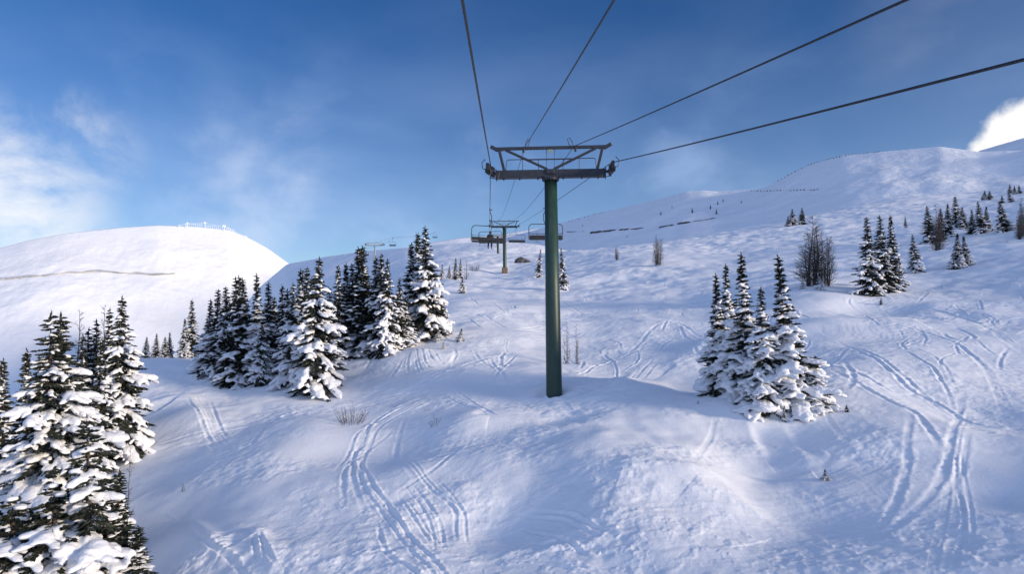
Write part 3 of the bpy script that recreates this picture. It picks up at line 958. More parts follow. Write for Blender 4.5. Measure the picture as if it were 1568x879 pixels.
def plant_fir(kind, tip, depth, label, group, wide=1.0, base=None, name='fir_tree', lean=0.0, cat='fir tree', sink=0.08):
    """tip: pixel of the top; depth: distance, or None with base=(px, py) of the foot on the slope"""
    if depth is None:
        g = ground_at(*base); depth = g.y
        x = g.x
    else:
        x = None
    u, t = ray(*tip)
    if x is None: x = u * depth if base is None else ray(*base)[0] * depth
    z = ground_fine(x, depth) - sink
    top = Vector((u * depth, depth, t * depth))
    H = top.z - z
    alt = {'dark': ('dark', 'dark3', 'dark4'), 'dark2': ('dark2', 'dark4', 'dark2'), 'full2': ('full2', 'full3')}.get(kind, (kind,))
    p = FIR[alt[int(tip[0] * 7 + tip[1] * 3) % len(alt)]]
    e = empty(name, (x, depth, z), rnd.uniform(0, 6.28), label, cat, group)
    k = H / p['H']
    kw = wide * (0.55 * k + 0.45 * min(k, 1.0)) if k > 1 else wide * k ** .85
    e.scale = (kw, kw, k)
    lx = (top.x - x) / H
    if abs(lx) > .005:
        e.rotation_mode = 'XYZ'
        q = Matrix.Rotation(math.atan(lx), 3, 'Y') @ Matrix.Rotation(rnd.uniform(0, 6.28), 3, 'Z')
        e.rotation_euler = q.to_euler()
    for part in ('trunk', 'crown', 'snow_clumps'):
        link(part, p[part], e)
    return e


# ------------------------------------------------------------------ bare larches and shrubs
def make_bare(seed, stems, H, spread, nb, Lb, fine=1.0):
    rr = random.Random(seed)
    tr, tw = MB(), MB()
    for s in range(stems):
        a = rr.uniform(0, 6.28); q = spread * (0 if s == 0 else rr.uniform(.25, 1.0))
        h = H * (1 if s == 0 else rr.uniform(.45, .92))
        b0 = Vector((math.cos(a) * q * .5, math.sin(a) * q * .5, -.4))
        tip = Vector((math.cos(a) * q, math.sin(a) * q, h))

        def T(f): return b0.lerp(tip, f) + Vector((math.sin(f * 5 + s) * .02 * h, math.cos(f * 4 + s) * .02 * h, 0))
        tr.tube([T(i / 6) for i in range(7)], [(.055 * h / 6 + .012) * (1 - i / 6) + .006 for i in range(7)], 6)
        n = int(nb * h / H)
        for i in range(n):
            f = .10 + .88 * (i / n) + rr.uniform(0, .02)
            p = T(f); an = rr.uniform(0, 6.28)
            L_ = Lb * (1.02 - f) ** .75 * rr.uniform(.5, 1.15) + .06
            o = Vector((math.cos(an), math.sin(an), rr.uniform(.15, .7))).normalized()
            mid = p + o * L_ * .55 + Vector((0, 0, -.03 * L_)); end = p + o * L_ + Vector((rr.uniform(-.1, .1) * L_, rr.uniform(-.1, .1) * L_, .16 * L_))
            tw.tube([p, mid, end], [.013 * fine, .009 * fine, .005 * fine], 3, False)
            for k in range(int(3 + 7 * L_ / Lb)):
                g = rr.uniform(.2, 1); b = p.lerp(mid, g * 2) if g < .5 else mid.lerp(end, g * 2 - 1)
                v = (o + Vector((rr.uniform(-1, 1), rr.uniform(-1, 1), rr.uniform(-.4, .9)))).normalized() * rr.uniform(.12, .34) * (L_ / Lb * .6 + .5) * Lb
                tw.tube([b, b + v * .5, b + v + Vector((0, 0, .02))], [.006 * fine, .005 * fine, .003 * fine], 3, False)
    return {'trunk': np_mesh('trunk', tr.v, tr.f, M_BARK, True), 'twigs': np_mesh('twigs', tw.v, tw.f, M_TWIG, True), 'H': H}


def make_shrub(seed, n, H, spread):
    rr = random.Random(seed); tw = MB()
    for i in range(n):
        a = rr.uniform(0, 6.28); q = spread * math.sqrt(rr.random())
        b = Vector((math.cos(a) * q * .6, math.sin(a) * q * .6, -.25)); h = H * rr.uniform(.45, 1.0) * (1 - .35 * q / spread)
        e = b + Vector((math.cos(a) * q * .8, math.sin(a) * q * .8, h + .25)); m_ = b.lerp(e, .5) + Vector((rr.uniform(-.05, .05), rr.uniform(-.05, .05), .05))
        tw.tube([b, m_, e], [.012, .009, .004], 4, False)
        for k in range(6):
            g = rr.uniform(.35, .95); p = b.lerp(e, g)
            v = Vector((rr.uniform(-1, 1), rr.uniform(-1, 1), rr.uniform(.3, 1.2))).normalized() * rr.uniform(.1, .3) * H * .6
            tw.tube([p, p + v], [.006, .003], 3, False)
    return {'twigs': np_mesh('twigs', tw.v, tw.f, M_TWIG, True), 'H': H}


BARE = {'larch': make_bare(1, 9, 6.0, .85, 88, 1.25, 1.1), 'pole': make_bare(2, 1, 6.0, .1, 60, .75), 'thicket': make_bare(3, 11, 4.5, 1.35, 46, .95, 1.0), 'young': make_bare(4, 3, 3.0, .5, 34, .55)}
SHRUB = {'tuft': make_shrub(1, 34, 1.3, .8), 'sparse': make_shrub(2, 8, .9, .4), 'stub': make_shrub(3, 3, .8, .08)}


def plant_bare(kind, tip, base, label, group, wide=1.0, name='bare_larch', depth=None, cat='larch', lib=None, fat=1.0):
    p = (lib or BARE)[kind]
    if depth is None:
        g = ground_at(*base); x, y = g.x, g.y
    else:
        y = depth; x = ray(*base)[0] * y
    z = ground_fine(x, y) - .03
    H = ray(*tip)[1] * y - z
    k = H / p['H']
    if 'trunk' in p:
        e = empty(name, (x, y, z), rnd.uniform(0, 6.28), label, cat, group)
        link('trunk', p['trunk'], e); link('twigs', p['twigs'], e)
    else:
        e = link(name, p['twigs']); e.location = (x, y, z); e.rotation_euler = (0, 0, rnd.uniform(0, 6.28)); tag(e, label, cat, group)
    e.scale = (k * wide, k * wide, k)
    return e

# ------------------------------------------------------------------ heights on the far slopes
def sheet_hit(sheet, px, py):
    al, s, Xg, Yg, Zg = sheet
    u, t = ray(px, py); a = math.atan(u); tt = t / math.sqrt(1 + u * u)
    i = int(np.clip(np.searchsorted(al, a), 0, len(al) - 1))
    k = int(np.sum(s <= 1.0))
    Rg = np.hypot(Xg[i, :k], Yg[i, :k]); T = Zg[i, :k] / Rg
    j = int(np.argmax(T >= tt)) if (T >= tt).any() else int(np.argmax(T))
    return Vector((math.sin(a) * Rg[j], math.cos(a) * Rg[j], Zg[i, j]))


# ------------------------------------------------------------------ the trees
FG_L = 'snow-laden firs at the near left edge'
G_MID = 'firs of the dense stand left of the lift line'
G_CR = 'small firs along the crest at left'
G_RC = 'firs of the snow-buried clump right of the green pole'
G_RM = 'firs on the slope right of the bare larch'
G_UR = 'distant firs at the upper right'
G_CT = 'small firs beside the lift line'
G_SAP = 'saplings poking out of the snow'

# (kind, tip pixel, distance, foot pixel or None, width, label)
NEAR = [
 ('giant', (78, 480), 16.8, (74, 900), 1.12, 'largest near fir at the left edge, twin-topped with big snow pads'),
 ('full', (93, 482), 17.2, (98, 900), 1.25, 'fir whose top makes the right half of the twin top at the left edge'),
 ('column', (134, 650), 13.8, (144, 950), 1.25, 'low fir under thick round snow lumps in front of the twin-topped fir'),
 ('mound', (20, 765), 13.4, (14, 950), 1.5, 'snow-buried fir in the bottom left corner, mostly white pillows'),
 ('mound', (84, 745), 13.6, (84, 950), 1.35, 'snow-buried fir beside the one in the bottom left corner'),
 ('slim', (183, 722), 14.2, (180, 900), 1.5, 'thin sparse fir with snow knobs, rightmost of the near left firs'),
 ('heavy2', (212, 806), 14.0, (206, 900), 2.2, 'tiny snow-knobbed fir at the bottom edge, right of the thin sparse fir'),
 ('full', (187, 455), 25.5, (186, 690), 1.0, 'pointed fir with long drooping white branches, standing alone right of the twin-topped fir'),
 ('dark2', (168, 473), 27.5, (164, 655), 1.0, 'dark fir pressed behind the left side of the pointed drooping fir'),
 ('bare', (148, 490), 28.0, (146, 640), 1.0, 'scrawny dark fir, tallest between the two big near left firs'),
 ('bare', (136, 503), 26.5, (130, 650), 1.0, 'scrawny dark fir with blunt top between the two big near left firs'),
 ('dark', (126, 513), 25.0, (122, 660), 1.0, 'dark fir behind the right shoulder of the twin-topped fir'),
 ('dark', (154, 520), 24.0, (150, 680), 1.1, 'snow-flecked fir low in the gap between the two big near left firs'),
 ('dark', (41, 535), 20.5, (38, 780), 1.0, 'narrow dark fir left of the twin-topped fir'),
 ('dark', (5, 550), 23.0, (2, 720), 1.1, 'dark fir cut by the left edge of the view'),
 ('dark2', (60, 545), 19.5, (56, 800), 1.1, 'fir hidden behind the left flank of the twin-topped fir'),
]
for kind, tip, d, foot, w, lab in NEAR:
    plant_fir(kind, tip, d, lab, FG_L, w, foot)
CREST = [
 ('dark', (225, 516), 42.0, (223, 549), 1.35, 'leftmost small fir on the snow crest behind the near left firs'),
 ('dark2', (240, 511), 42.5, (239, 546), 1.3, 'second small fir from the left on the crest'),
 ('dark', (253, 516), 43.0, (252, 543), 1.4, 'short fir on the crest, leaning against a slightly taller one'),
 ('dark2', (260, 509), 43.5, (260, 541), 1.2, 'small pointed fir third along the crest'),
 ('dark2', (283, 488), 43.0, (282, 541), 1.05, 'slim fir tucked left of the tallest crest fir'),
 ('dark', (294, 459), 43.5, (294, 536), 1.15, 'tallest fir of the crest row, just left of the dense stand'),
]
for kind, tip, d, foot, w, lab in CREST:
    plant_fir(kind, tip, d, lab, G_CR, w, foot)
MID = [
 ('heavy2', (323, 459), 36.5, (318, 562), 1.10, 'leftmost fir of the dense stand, foot under a white snow pillow'),
 ('dark', (334, 444), 36.0, (334, 570), 1.05, 'second fir from the left in the dense stand'),
 ('dark', (346, 440), 36.5, (347, 565), 1.05, 'third fir from the left in the dense stand'),
 ('bare', (361, 425), 35.5, (362, 580), .95, 'dark bare-branched fir with the left tip of a triple top'),
 ('dark', (366, 423), 34.5, (370, 584), 1.05, 'dark fir with the middle tip of a triple top in the dense stand'),
 ('dark2', (372, 427), 36.0, (378, 575), 1.0, 'dark fir with the right tip of a triple top in the dense stand'),
 ('heavy2', (393, 420), 34.8, (396, 580), .95, 'white-speckled slim spire right of the triple top'),
 ('dark', (411, 433), 35.0, (412, 578), .95, 'short spire between the white-speckled spire and the big front fir'),
 ('dark2', (345, 500), 34.2, (350, 584), 1.3, 'low fir in the front row under the triple top'),
 ('full2', (402, 490), 33.6, (398, 586), .75, 'low snow-flecked fir in the front row below the white-speckled spire'),
 ('dark', (432, 437), 35.5, (432, 575), .95, 'thin dark spire left of the big front fir'),
 ('dark2', (440, 443), 34.5, (440, 585), 1.0, 'fir half hidden by the left side of the big front fir'),
 ('full2', (449, 434), 33.0, (448, 590), .85, 'fir with drooping white pads left of the big front fir'),
 ('dark', (461, 412), 34.0, (460, 580), 1.0, 'pair of close spires behind the big front fir, its left spire'),
 ('dark2', (470, 410), 34.5, (470, 580), .95, 'pair of close spires behind the big front fir, its right spire'),
 ('full', (489, 395), 31.6, (480, 598), .92, 'big front fir of the dense stand, foot nearest the tracks, heavy white pads'),
 ('dark', (504, 440), 34.0, (506, 575), 1.0, 'fir filling the right shadow of the big front fir'),
 ('dark2', (518, 407), 39.0, (518, 550), 1.0, 'dim spire just right of the big front fir'),
 ('dark', (530, 404), 39.5, (530, 548), 1.0, 'left of two equal dim spires in the middle of the stand'),
 ('dark2', (539, 404), 40.0, (540, 546), 1.0, 'right of two equal dim spires in the middle of the stand'),
 ('slim', (549, 379), 39.0, (550, 546), 1.25, 'left of the two tallest needle-thin spires in mid stand'),
 ('slim', (555, 377), 39.6, (558, 545), 1.25, 'right of the two tallest needle-thin spires in mid stand'),
 ('dark', (576, 393), 38.5, (574, 544), .95, 'spire below the far T-shaped lift tower'),
 ('dark2', (584, 389), 38.2, (584, 544), .95, 'tallest of the snowy trio right of the needle-thin spires'),
 ('full2', (593, 397), 37.8, (592, 545), .75, 'right-hand fir of the snowy trio, white pads down to its foot'),
 ('dark', (612, 426), 39.5, (610, 538), 1.0, 'short fir filling the gap left of the tallest fir'),
 ('dark2', (622, 455), 40.0, (622, 532), 1.2, 'low fir at the left foot of the tallest fir'),
 ('slim', (630, 372), 43.5, (630, 518), 1.15, 'thin dark spire touching the tallest fir on its left'),
 ('dark2', (640, 357), 43.0, (640, 516), 1.0, 'second top beside the tip of the tallest fir'),
 ('full', (651, 347), 42.0, (653, 514), .95, 'tallest fir of the stand, right end, broad white pads on its lower half'),
 ('full2', (672, 430), 42.5, (676, 512), .85, 'lower right shoulder fir beside the tallest fir, drooping to the right'),
 ('slim', (478, 425), 36.5, (478, 575), 1.2, 'dark spire seen between the close pair and the big front fir'),
 ('dark2', (420, 455), 36.5, (420, 570), 1.1, 'fir deep in the stand between the short spire and the thin dark spire'),
 ('dark', (562, 420), 41.0, (562, 540), 1.1, 'fir deep in the stand right of the needle-thin spires'),
]
for kind, tip, d, foot, w, lab in MID:
    plant_fir(kind, tip, d, lab, G_MID, w * 1.22, foot)
for kind, tip, foot, w, lab in [
 ('heavy', (671, 505), (671, 521), 1.9, 'knee-high snow-capped fir at the right end of the dense stand'),
 ('heavy2', (707, 503), (704, 522), 1.9, 'little leaning snow-capped fir beside the fan of ski tracks'),
 ('heavy', (679, 524), (679, 533), 1.6, 'smallest snow-capped sprig below the leaning little fir')]:
    plant_fir(kind, tip, None, lab, G_SAP, w, foot)
for kind, tip, foot, w, lab in [
 ('dark', (677, 404), (677, 428), 1.1, 'leftmost of the small distant firs right of the dense stand'),
 ('dark2', (688, 407), (688, 426), 1.3, 'squat distant fir second right of the dense stand'),
 ('slim', (698, 395), (697, 431), 1.4, 'tallest dark distant fir right of the dense stand'),
 ('dark', (705, 396), (705, 429), 1.0, 'snow-flecked distant fir touching the tallest one on its right'),
 ('full2', (708, 424), (708, 447), 1.2, 'small white-flecked fir standing lower, below the distant fir row'),
 ('dark', (828, 381), (824, 426), 1.0, 'fir half hidden behind the left side of the green pole'),
 ('dark', (859, 380), (863, 446), .95, 'snow-flecked fir just right of the green pole')]:
    plant_fir(kind, tip, None, lab, G_CT, w, foot)
for kind, tip, d, foot, w, lab in [
 ('heavy2', (1096, 420), 27.0, (1103, 610), 1.15, 'leftmost spire of the snow-buried clump'),
 ('heavy', (1111, 405), 27.6, (1118, 604), .92, 'second spire from the left in the snow-buried clump'),
 ('heavy2', (1135, 388), 27.2, (1142, 612), 1.2, 'tallest left spire of the clump with a thick white collar'),
 ('heavy', (1165, 441), 25.8, (1170, 633), 1.2, 'short front fir in the middle of the clump, spilling white pads'),
 ('heavy2', (1191, 391), 26.3, (1216, 626), 1.3, 'right-hand spire of the clump, long bare leader and thick pads'),
 ('heavy', (1248, 545), 26.0, (1247, 630), 1.5, 'low fir at the right foot of the clump with a dark hollow')]:
    plant_fir(kind, tip, None, lab, G_RC, w, foot)
for kind, tip, foot, w, lab in [
 ('heavy', (1069, 613), (1069, 624), 1.2, 'tiny white-capped sapling left of the snow-buried clump'),
 ('heavy2', (1201, 622), (1201, 650), 1.1, 'thin sapling in front of the snow-buried clump'),
 ('bare', (1296, 620), (1297, 637), 1.5, 'dark sapling right of the snow-buried clump'),
 ('heavy2', (1263, 719), (1265, 737), 1.8, 'dark stubby sapling alone on the white mound below the clump'),
 ('heavy', (1229, 424), (1229, 443), 1.3, 'small snowy fir at the left foot of the bare larch'),
 ('heavy2', (1254, 418), (1255, 443), 1.5, 'small snowy fir at the right foot of the bare larch'),
 ('bare', (1349, 456), (1349, 468), 1.2, 'twiggy sapling in front of the trio right of the larch')]:
    plant_fir(kind, tip, None, lab, G_SAP, w, foot)
for kind, tip, foot, w, lab in [
 ('dark', (1327, 333), (1331, 454), 1.1, 'left fir of the tall trio right of the bare larch'),
 ('dark', (1347, 330), (1352, 451), 1.15, 'middle fir of the tall trio right of the bare larch'),
 ('dark2', (1363, 330), (1370, 444), 1.0, 'right fir of the tall trio, darker and set behind'),
 ('full2', (1397, 359), (1402, 416), .95, 'squat dark fir standing alone right of the tall trio'),
 ('dark2', (1386, 331), (1387, 350), 1.1, 'small far fir above the tall trio'),
 ('dark', (1466, 357), (1465, 409), 1.2, 'left fir of the low pair in front of the upper right stand'),
 ('dark', (1475, 361), (1480, 405), 1.25, 'right fir of the low pair in front of the upper right stand')]:
    plant_fir(kind, tip, None, lab, G_RM, w * 1.12, foot)
for kind, tip, foot, w, lab in [
 ('bare', (1419, 315), (1424, 372), 1.0, 'leftmost fir of the upper right stand, dark straight left side'),
 ('bare', (1440, 319), (1440, 368), 1.0, 'thin greyish fir second in the upper right stand'),
 ('dark2', (1451, 312), (1452, 362), 1.1, 'third fir from the left in the upper right stand'),
 ('dark', (1462, 301), (1466, 352), 1.2, 'tallest fir of the upper right stand'),
 ('dark', (1473, 317), (1476, 352), 1.3, 'fir leaning on the right of the tallest upper right fir'),
 ('dark2', (1488, 321), (1489, 358), 1.2, 'short fir in the middle of the upper right stand'),
 ('dark', (1497, 308), (1503, 358), 1.1, 'left of the two joined firs right of mid stand'),
 ('dark2', (1510, 316), (1511, 356), 1.1, 'right of the two joined firs right of mid stand'),
 ('dark', (1530, 307), (1538, 357), 1.35, 'broad dark fir with a skirt near the right edge'),
 ('dark', (1508, 292), (1507, 306), 1.6, 'left fir of the far pair above the upper right stand'),
 ('dark', (1515, 292), (1516, 306), 1.6, 'right fir of the far pair above the upper right stand'),
 ('dark', (1534, 299), (1535, 312), 1.3, 'tiny far fir above the broad dark fir'),
 ('dark', (1543, 293), (1549, 310), 1.4, 'far fir leaning downhill at the right edge'),
 ('dark', (1546, 282), (1547, 297), 1.3, 'left fir of the topmost far trio at the right edge'),
 ('dark', (1553, 284), (1554, 297), 1.3, 'middle fir of the topmost far trio at the right edge'),
 ('dark', (1560, 283), (1561, 297), 1.3, 'right fir of the topmost far trio at the right edge'),
 ('dark', (1213, 320), (1214, 346), 1.5, 'dark far fir above the bare larch, left one'),
 ('dark2', (1207, 331), (1207, 347), 1.5, 'smallest far fir left above the bare larch'),
 ('bare', (1228, 318), (1228, 344), 1.2, 'thin far fir behind the tip of the bare larch')]:
    plant_fir(kind, tip, None, lab, G_UR, w * 1.35, foot)

# specks of trees on the shaded bowl
for (px, py, h, lab) in [
 (1060, 326, 9, 'lone speck of a fir, middle of the shaded far slope'), (1029, 319, 5, 'tiny far fir left of the middle speck on the shaded slope'),
 (1097, 328, 9, 'far fir at the right of the shaded slope, lowest of its knot'), (1088, 320, 8, 'far fir left in the knot on the shaded slope'),
 (1099, 313, 7, 'far fir in the upper knot on the shaded slope'), (1107, 309, 6, 'far fir highest right in the knot on the shaded slope'),
 (1141, 360, 4, 'lowest far fir at the right foot of the shaded slope'), (1135, 311, 5, 'far fir right of the knot on the shaded slope'),
 (960, 363, 4, 'tiny far fir under the dark rock band'), (892, 347, 4, 'tiny far fir near the pole side of the shaded slope'),
 (1012, 329, 7, 'far fir between rock band and skyline, left')]:
    p = sheet_hit(bowl, px, py)
    H = h * p.y / FPX
    e = empty('fir_tree', p - Vector((0, 0, .3)), rnd.uniform(0, 6), lab, 'fir tree', 'specks of firs on the shaded far slope')
    k = H / 6.0; e.scale = (k * 1.3, k * 1.3, k)
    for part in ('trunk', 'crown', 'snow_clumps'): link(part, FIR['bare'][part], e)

G_LA = 'bare larches and leafless trees'
plant_bare('larch', (1238, 329), (1243, 437), 'big leafless larch with several upright stems, right of the clump', G_LA, 1.3)
plant_bare('thicket', (1262, 352), (1262, 437), 'leafless thicket leaning against the right side of the big larch', G_LA, .8)
plant_bare('thicket', (1005, 358), (1006, 405), 'lone bushy leafless tree in mid slope right of the pole', G_LA, .85)
plant_bare('thicket', (946, 377), (945, 397), 'small leafless bush tree left of the lone bushy one', G_LA, .7)
plant_bare('pole', (109, 474), None or (112, 640), 'thin leafless pole tree in the gap between the near left firs', G_LA, 1.0, depth=27.0)
plant_bare('pole', (166, 466), (160, 640), 'leaning leafless stem beside the pointed drooping fir', G_LA, .8, depth=27.8)
plant_bare('pole', (193, 684), (195, 860), 'thin bare snag right of the near left firs', G_LA, .45, depth=14.6)
plant_bare('pole', (636, 354), (636, 516), 'white-rimed bare stem beside the tip of the tallest fir', G_LA, .35, depth=43.5)
plant_bare('young', (713, 398), (714, 430), 'young leafless larch right of the distant fir row', G_LA, .8)
plant_bare('larch', (1424, 313), (1434, 384), 'grey leafless larch in front of the leftmost upper right fir', G_LA, .8)
plant_bare('larch', (1556, 324), (1561, 369), 'grey leafless larch near the right edge', G_LA, .9)
plant_bare('larch', (1566, 302), (1567, 362), 'tall leafless larch cut by the right edge', G_LA, .7)
plant_bare('young', (870, 492), (868, 556), 'sparse leafless sapling left of its pair beside the green pole', G_LA, .55)
plant_bare('young', (884, 496), (883, 555), 'sparse leafless sapling right of its pair beside the green pole', G_LA, .5)
G_SH = 'leafless shrubs in the snow'
for kind, tip, base, w, lab in [
 ('tuft', (538, 612), (537, 648), .9, 'leafless shrub beside the ski tracks below the dense stand'),
 ('sparse', (665, 630), (666, 645), .9, 'few dark twigs sticking out left of the green pole'),
 ('stub', (281, 728), (281, 757), .9, 'lone upright stub in the blank snow at lower left'),
 ('tuft', (729, 398), (727, 415), .8, 'brownish far shrub right of the distant fir row'),
 ('sparse', (1188, 680), (1188, 690), .8, 'small dark twig on the snow below the clump'),
 ('sparse', (656, 621), (655, 626), 1.0, 'tiny twig above the few dark twigs'),
 ('sparse', (1530, 368), (1530, 374), 1.6, 'low twigs under the broad dark fir at right'),
 ('sparse', (1542, 367), (1542, 374), 1.6, 'low twigs right of the other twigs under the broad dark fir')]:
    plant_bare(kind, tip, base, lab, G_SH, w, 'shrub', None, 'shrub', SHRUB)

# ------------------------------------------------------------------ chairlift towers
def make_tower(label, pad=False):
    """local axes: x across the line, y up the line, z up; foot at the origin. Parts are meshes under the root"""
    root = empty('lift_tower', (0, 0, 0), 0, label, 'lift tower', 'towers of the main chairlift')
    HP = 9.25
    lean = -0.014                                  # the pole stands slightly out of plumb
    def px_(z): return lean * (z - HP)
    p = MB()
    p.tube([(px_(-1.5), 0, -1.5), (px_(0), 0, 0), (px_(4.6), 0, 4.6), (px_(4.62), 0, 4.62), (px_(9.0), 0, 9.0)], [.352, .342, .308, .302, .272], 40)
    pole = p.build('pole', M_GREEN, root, True)
    pole.data.polygons.foreach_set('use_smooth', [len(f.vertices) == 4 for f in pole.data.polygons])
    f = MB()
    f.tube([(0, 0, 8.98), (0, 0, 9.02)], .37, 32); f.tube([(0, 0, 9.024), (0, 0, 9.064)], .37, 32)
    for k in range(12):
        a = k * math.pi / 6
        f.tube([(.335 * math.cos(a), .335 * math.sin(a), 8.95), (.335 * math.cos(a), .335 * math.sin(a), 9.10)], .018, 6)
    f.build('flange', M_STEEL, root)
    # ladder rungs up the uphill face
    l = MB()
    for sx in (-.19, .19):
        l.tube([(px_(1.2) + sx, .50, 1.2), (sx, .45, 9.0)], .018, 6)
    for k in range(26):
        z = 1.35 + k * .29
        l.tube([(px_(z) - .19, .49 - .005 * z, z), (px_(z) + .19, .49 - .005 * z, z)], .012, 5)
    l.build('ladder', M_STEEL, root)
    # box beam with end plates and stiffeners
    b = MB()
    b.box((0, 0, 9.26), (4.72, .32, .34), None, .012)
    b.box((0, 0, 9.12), (.62, .46, .10), None, .01)
    for sx in (-1, 1):
        b.box((sx * 2.37, 0, 9.26), (.03, .44, .44))
        for q in (.55, 1.35, 2.05):
            b.box((sx * q, 0, 9.065), (.06, .20, .05))
    b.box((0, -.19, 9.34), (.34, .06, .20), None, .01)
    b.build('crossarm', M_STEEL, root)
    # lifting frame: two posts, top rail with down-turned ends, two struts
    for sx in (-1, 1):
        g = MB(); g.bar((sx * 2.02, 0, 9.43), (sx * 2.24, 0, 10.32), .15, .12)
        g.build('frame_post', M_STEEL, root)
    g = MB()
    g.bar((-2.36, 0, 10.39), (2.36, 0, 10.39), .11, .13)
    for sx in (-1, 1):
        g.bar((sx * 2.30, 0, 10.33), (sx * 2.62, 0, 10.50), .12, .15)
        g.bar((sx * 2.06, 0, 10.33), (sx * 2.42, 0, 10.33), .16, .05)
    g.build('top_rail', M_STEEL, root)
    for sx in (-1, 1):
        g = MB(); g.bar((sx * 1.98, 0, 10.34), (sx * .13, 0, 9.47), .085, .10); g.build('strut', M_STEEL, root)
    g = MB()
    g.bar((-1.02, 0, 9.90), (1.02, 0, 9.90), .05, .05, .004)
    g.build('middle_rail', M_STEEL, root)
    g = MB()
    for x in (-.17, .17): g.tube([(x, .02, 9.45), (x, .02, 10.34)], .014, 6)
    g.build('hanger_rod', M_STEEL, root)
    g = MB(); g.box((0, -.03, 10.24), (.16, .012, .15), None, .003); g.build('number_plate', M_PLATE, root)
    # catwalk rails behind the beam
    for sx in (-1, 1):
        g = MB()
        for y in (.48, ):
            g.tube([(sx * 2.0, y, 9.52), (sx * 1.97, y, 9.96), (sx * 1.9, y, 10.03), (sx * .62, y, 10.03), (sx * .55, y, 9.97), (sx * .53, y, 9.52)], .018, 6)
            g.tube([(sx * 2.0, y, 9.56), (sx * .53, y, 9.56)], .016, 6)
            g.tube([(sx * 1.25, y, 9.52), (sx * 1.25, y, 10.03)], .015, 6)
        g.build('guard_rail', M_STEEL, root)
        g = MB(); g.box((sx * 1.26, .48, 9.475), (1.66, .34, .03)); 
        for q in (.55, 1.95): g.box((sx * q, .32, 9.445), (.05, .40, .05))
        g.build('catwalk', M_STEEL, root)
    # sheave trains along the line
    slope = .14
    for sx in (-1, 1):
        as_ = empty('sheave_train'); as_.parent = root
        g = MB()
        x0 = sx * 2.62
        for dx in (-.10, .10):
            g.bar((x0 + dx, -1.05, 9.38 - 1.05 * slope), (x0 + dx, 1.05, 9.38 + 1.05 * slope), .02, .16, .003)
            for y in (-.80, .80): g.bar((x0 + dx * .6, y - .32, 9.42 + (y - .32) * slope), (x0 + dx * .6, y + .32, 9.42 + (y + .32) * slope), .018, .12, .003)
        g.tube([(sx * 2.35, 0, 9.32), (x0 + sx * .16, 0, 9.38)], .06, 10)
        g.build('rocker_frame', M_STEEL, as_)
        for i, y in enumerate((-1.05, -.55, .55, 1.05)):
            w = MB(); w.disc_wheel((x0, y, 9.46 + y * slope), (1, 0, 0), .235, .10)
            w.build('sheave_wheel', M_DARK, as_)
        c = MB()
        xo = x0 + sx * .22
        c.tube([(x0 + sx * .06, -.9, 9.30), (xo, -.9, 9.34), (xo + sx * .05, -.9, 9.58), (xo - sx * .10, -.9, 9.74)], .018, 6)
        c.tube([(x0 - sx * .1, -.75, 9.2), (x0 - sx * .05, -.75, 8.98), (x0 - sx * .42, -.75, 8.93), (x0 - sx * .46, -.75, 9.2)], .02, 6)
        c.build('rope_catcher', M_STEEL, as_)
    # hooks of the signal lines on the top rail
    for x, ln in ((-1.13, .10), (1.02, -.12)):
        g = MB()
        g.tube([(x, -.02, 10.30), (x + ln * .6, -.02, 10.62), (x + ln * 1.6, -.02, 10.80), (x + ln * 2.4, -.02, 10.76), (x + ln * 1.8, -.02, 10.52), (x + ln * .9, -.02, 10.40)], .018, 6)
        g.box((x - ln * .5, -.02, 10.30), (.09, .10, .20), None, .01)
        g.build('line_hook', M_DARK, root)
    if pad:
        g = MB(); g.box((lean * -9, 0, .3), (1.05, 1.05, 1.5), None, .12); g.build('foot_block', M_PAD, root)
    return root


def part_pos(root, p):
    return root.matrix_basis @ Vector(p)


foot1 = at(844, 605, 28.0); foot1.z = ground_fine(foot1.x, 28.0) - .05
t1 = make_tower('tall green pole tower with steel crossarm, nearest of the lift line')
t1.location = foot1; t1.rotation_euler = (0, 0, R(-5))
k1 = ((ray(838, 274)[1] * 28.0) - foot1.z) / 9.05
t1.scale = (.975, 1, k1)
d2 = 119.0
f2 = at(772, 419, d2); f2.z = ground_fine(f2.x, d2)
t2 = make_tower('second green tower up the line, foot in a brown block', True)
t2.location = f2; t2.rotation_euler = (0, 0, R(-2)); t2.scale = (1, 1, (ray(773, 347)[1] * d2 - f2.z) / 9.3)
d3 = 190.0
f3 = at(762, 402, d3); f3.z = ground_fine(f3.x, d3)
t3 = make_tower('third tower up the line, thin and hidden behind a chair')
t3.location = f3; t3.scale = (1, 1, (ray(760, 362)[1] * d3 - f3.z) / 9.3)


# ------------------------------------------------------------------ ropes and signal lines
def sag_path(P, sags, n=24):
    out = []
    for i in range(len(P) - 1):
        for k in range(n):
            s = k / n
            q = P[i].lerp(P[i + 1], s); q.z -= sags[i] * 4 * s * (1 - s)
            out.append(q)
    out.append(P[-1])
    return out


def rope(name, P, sags, r, label, cat='cable', group='cables of the main chairlift'):
    path = sag_path(P, sags)
    g = MB(); g.tube(path, r, 10)
    o = g.build(name, M_ROPE, None, True)
    tag(o, label, cat, group)
    return path


def back(A, B, s=3.0):
    """carry the line A -> B on past B, behind the viewer"""
    return B + (B - A) * s


def sheave(t, sx, y=0): return part_pos(t, (sx * 2.62, y, 9.70 + y * .14))
def hook(t, x): return part_pos(t, (x, 0, 10.44))


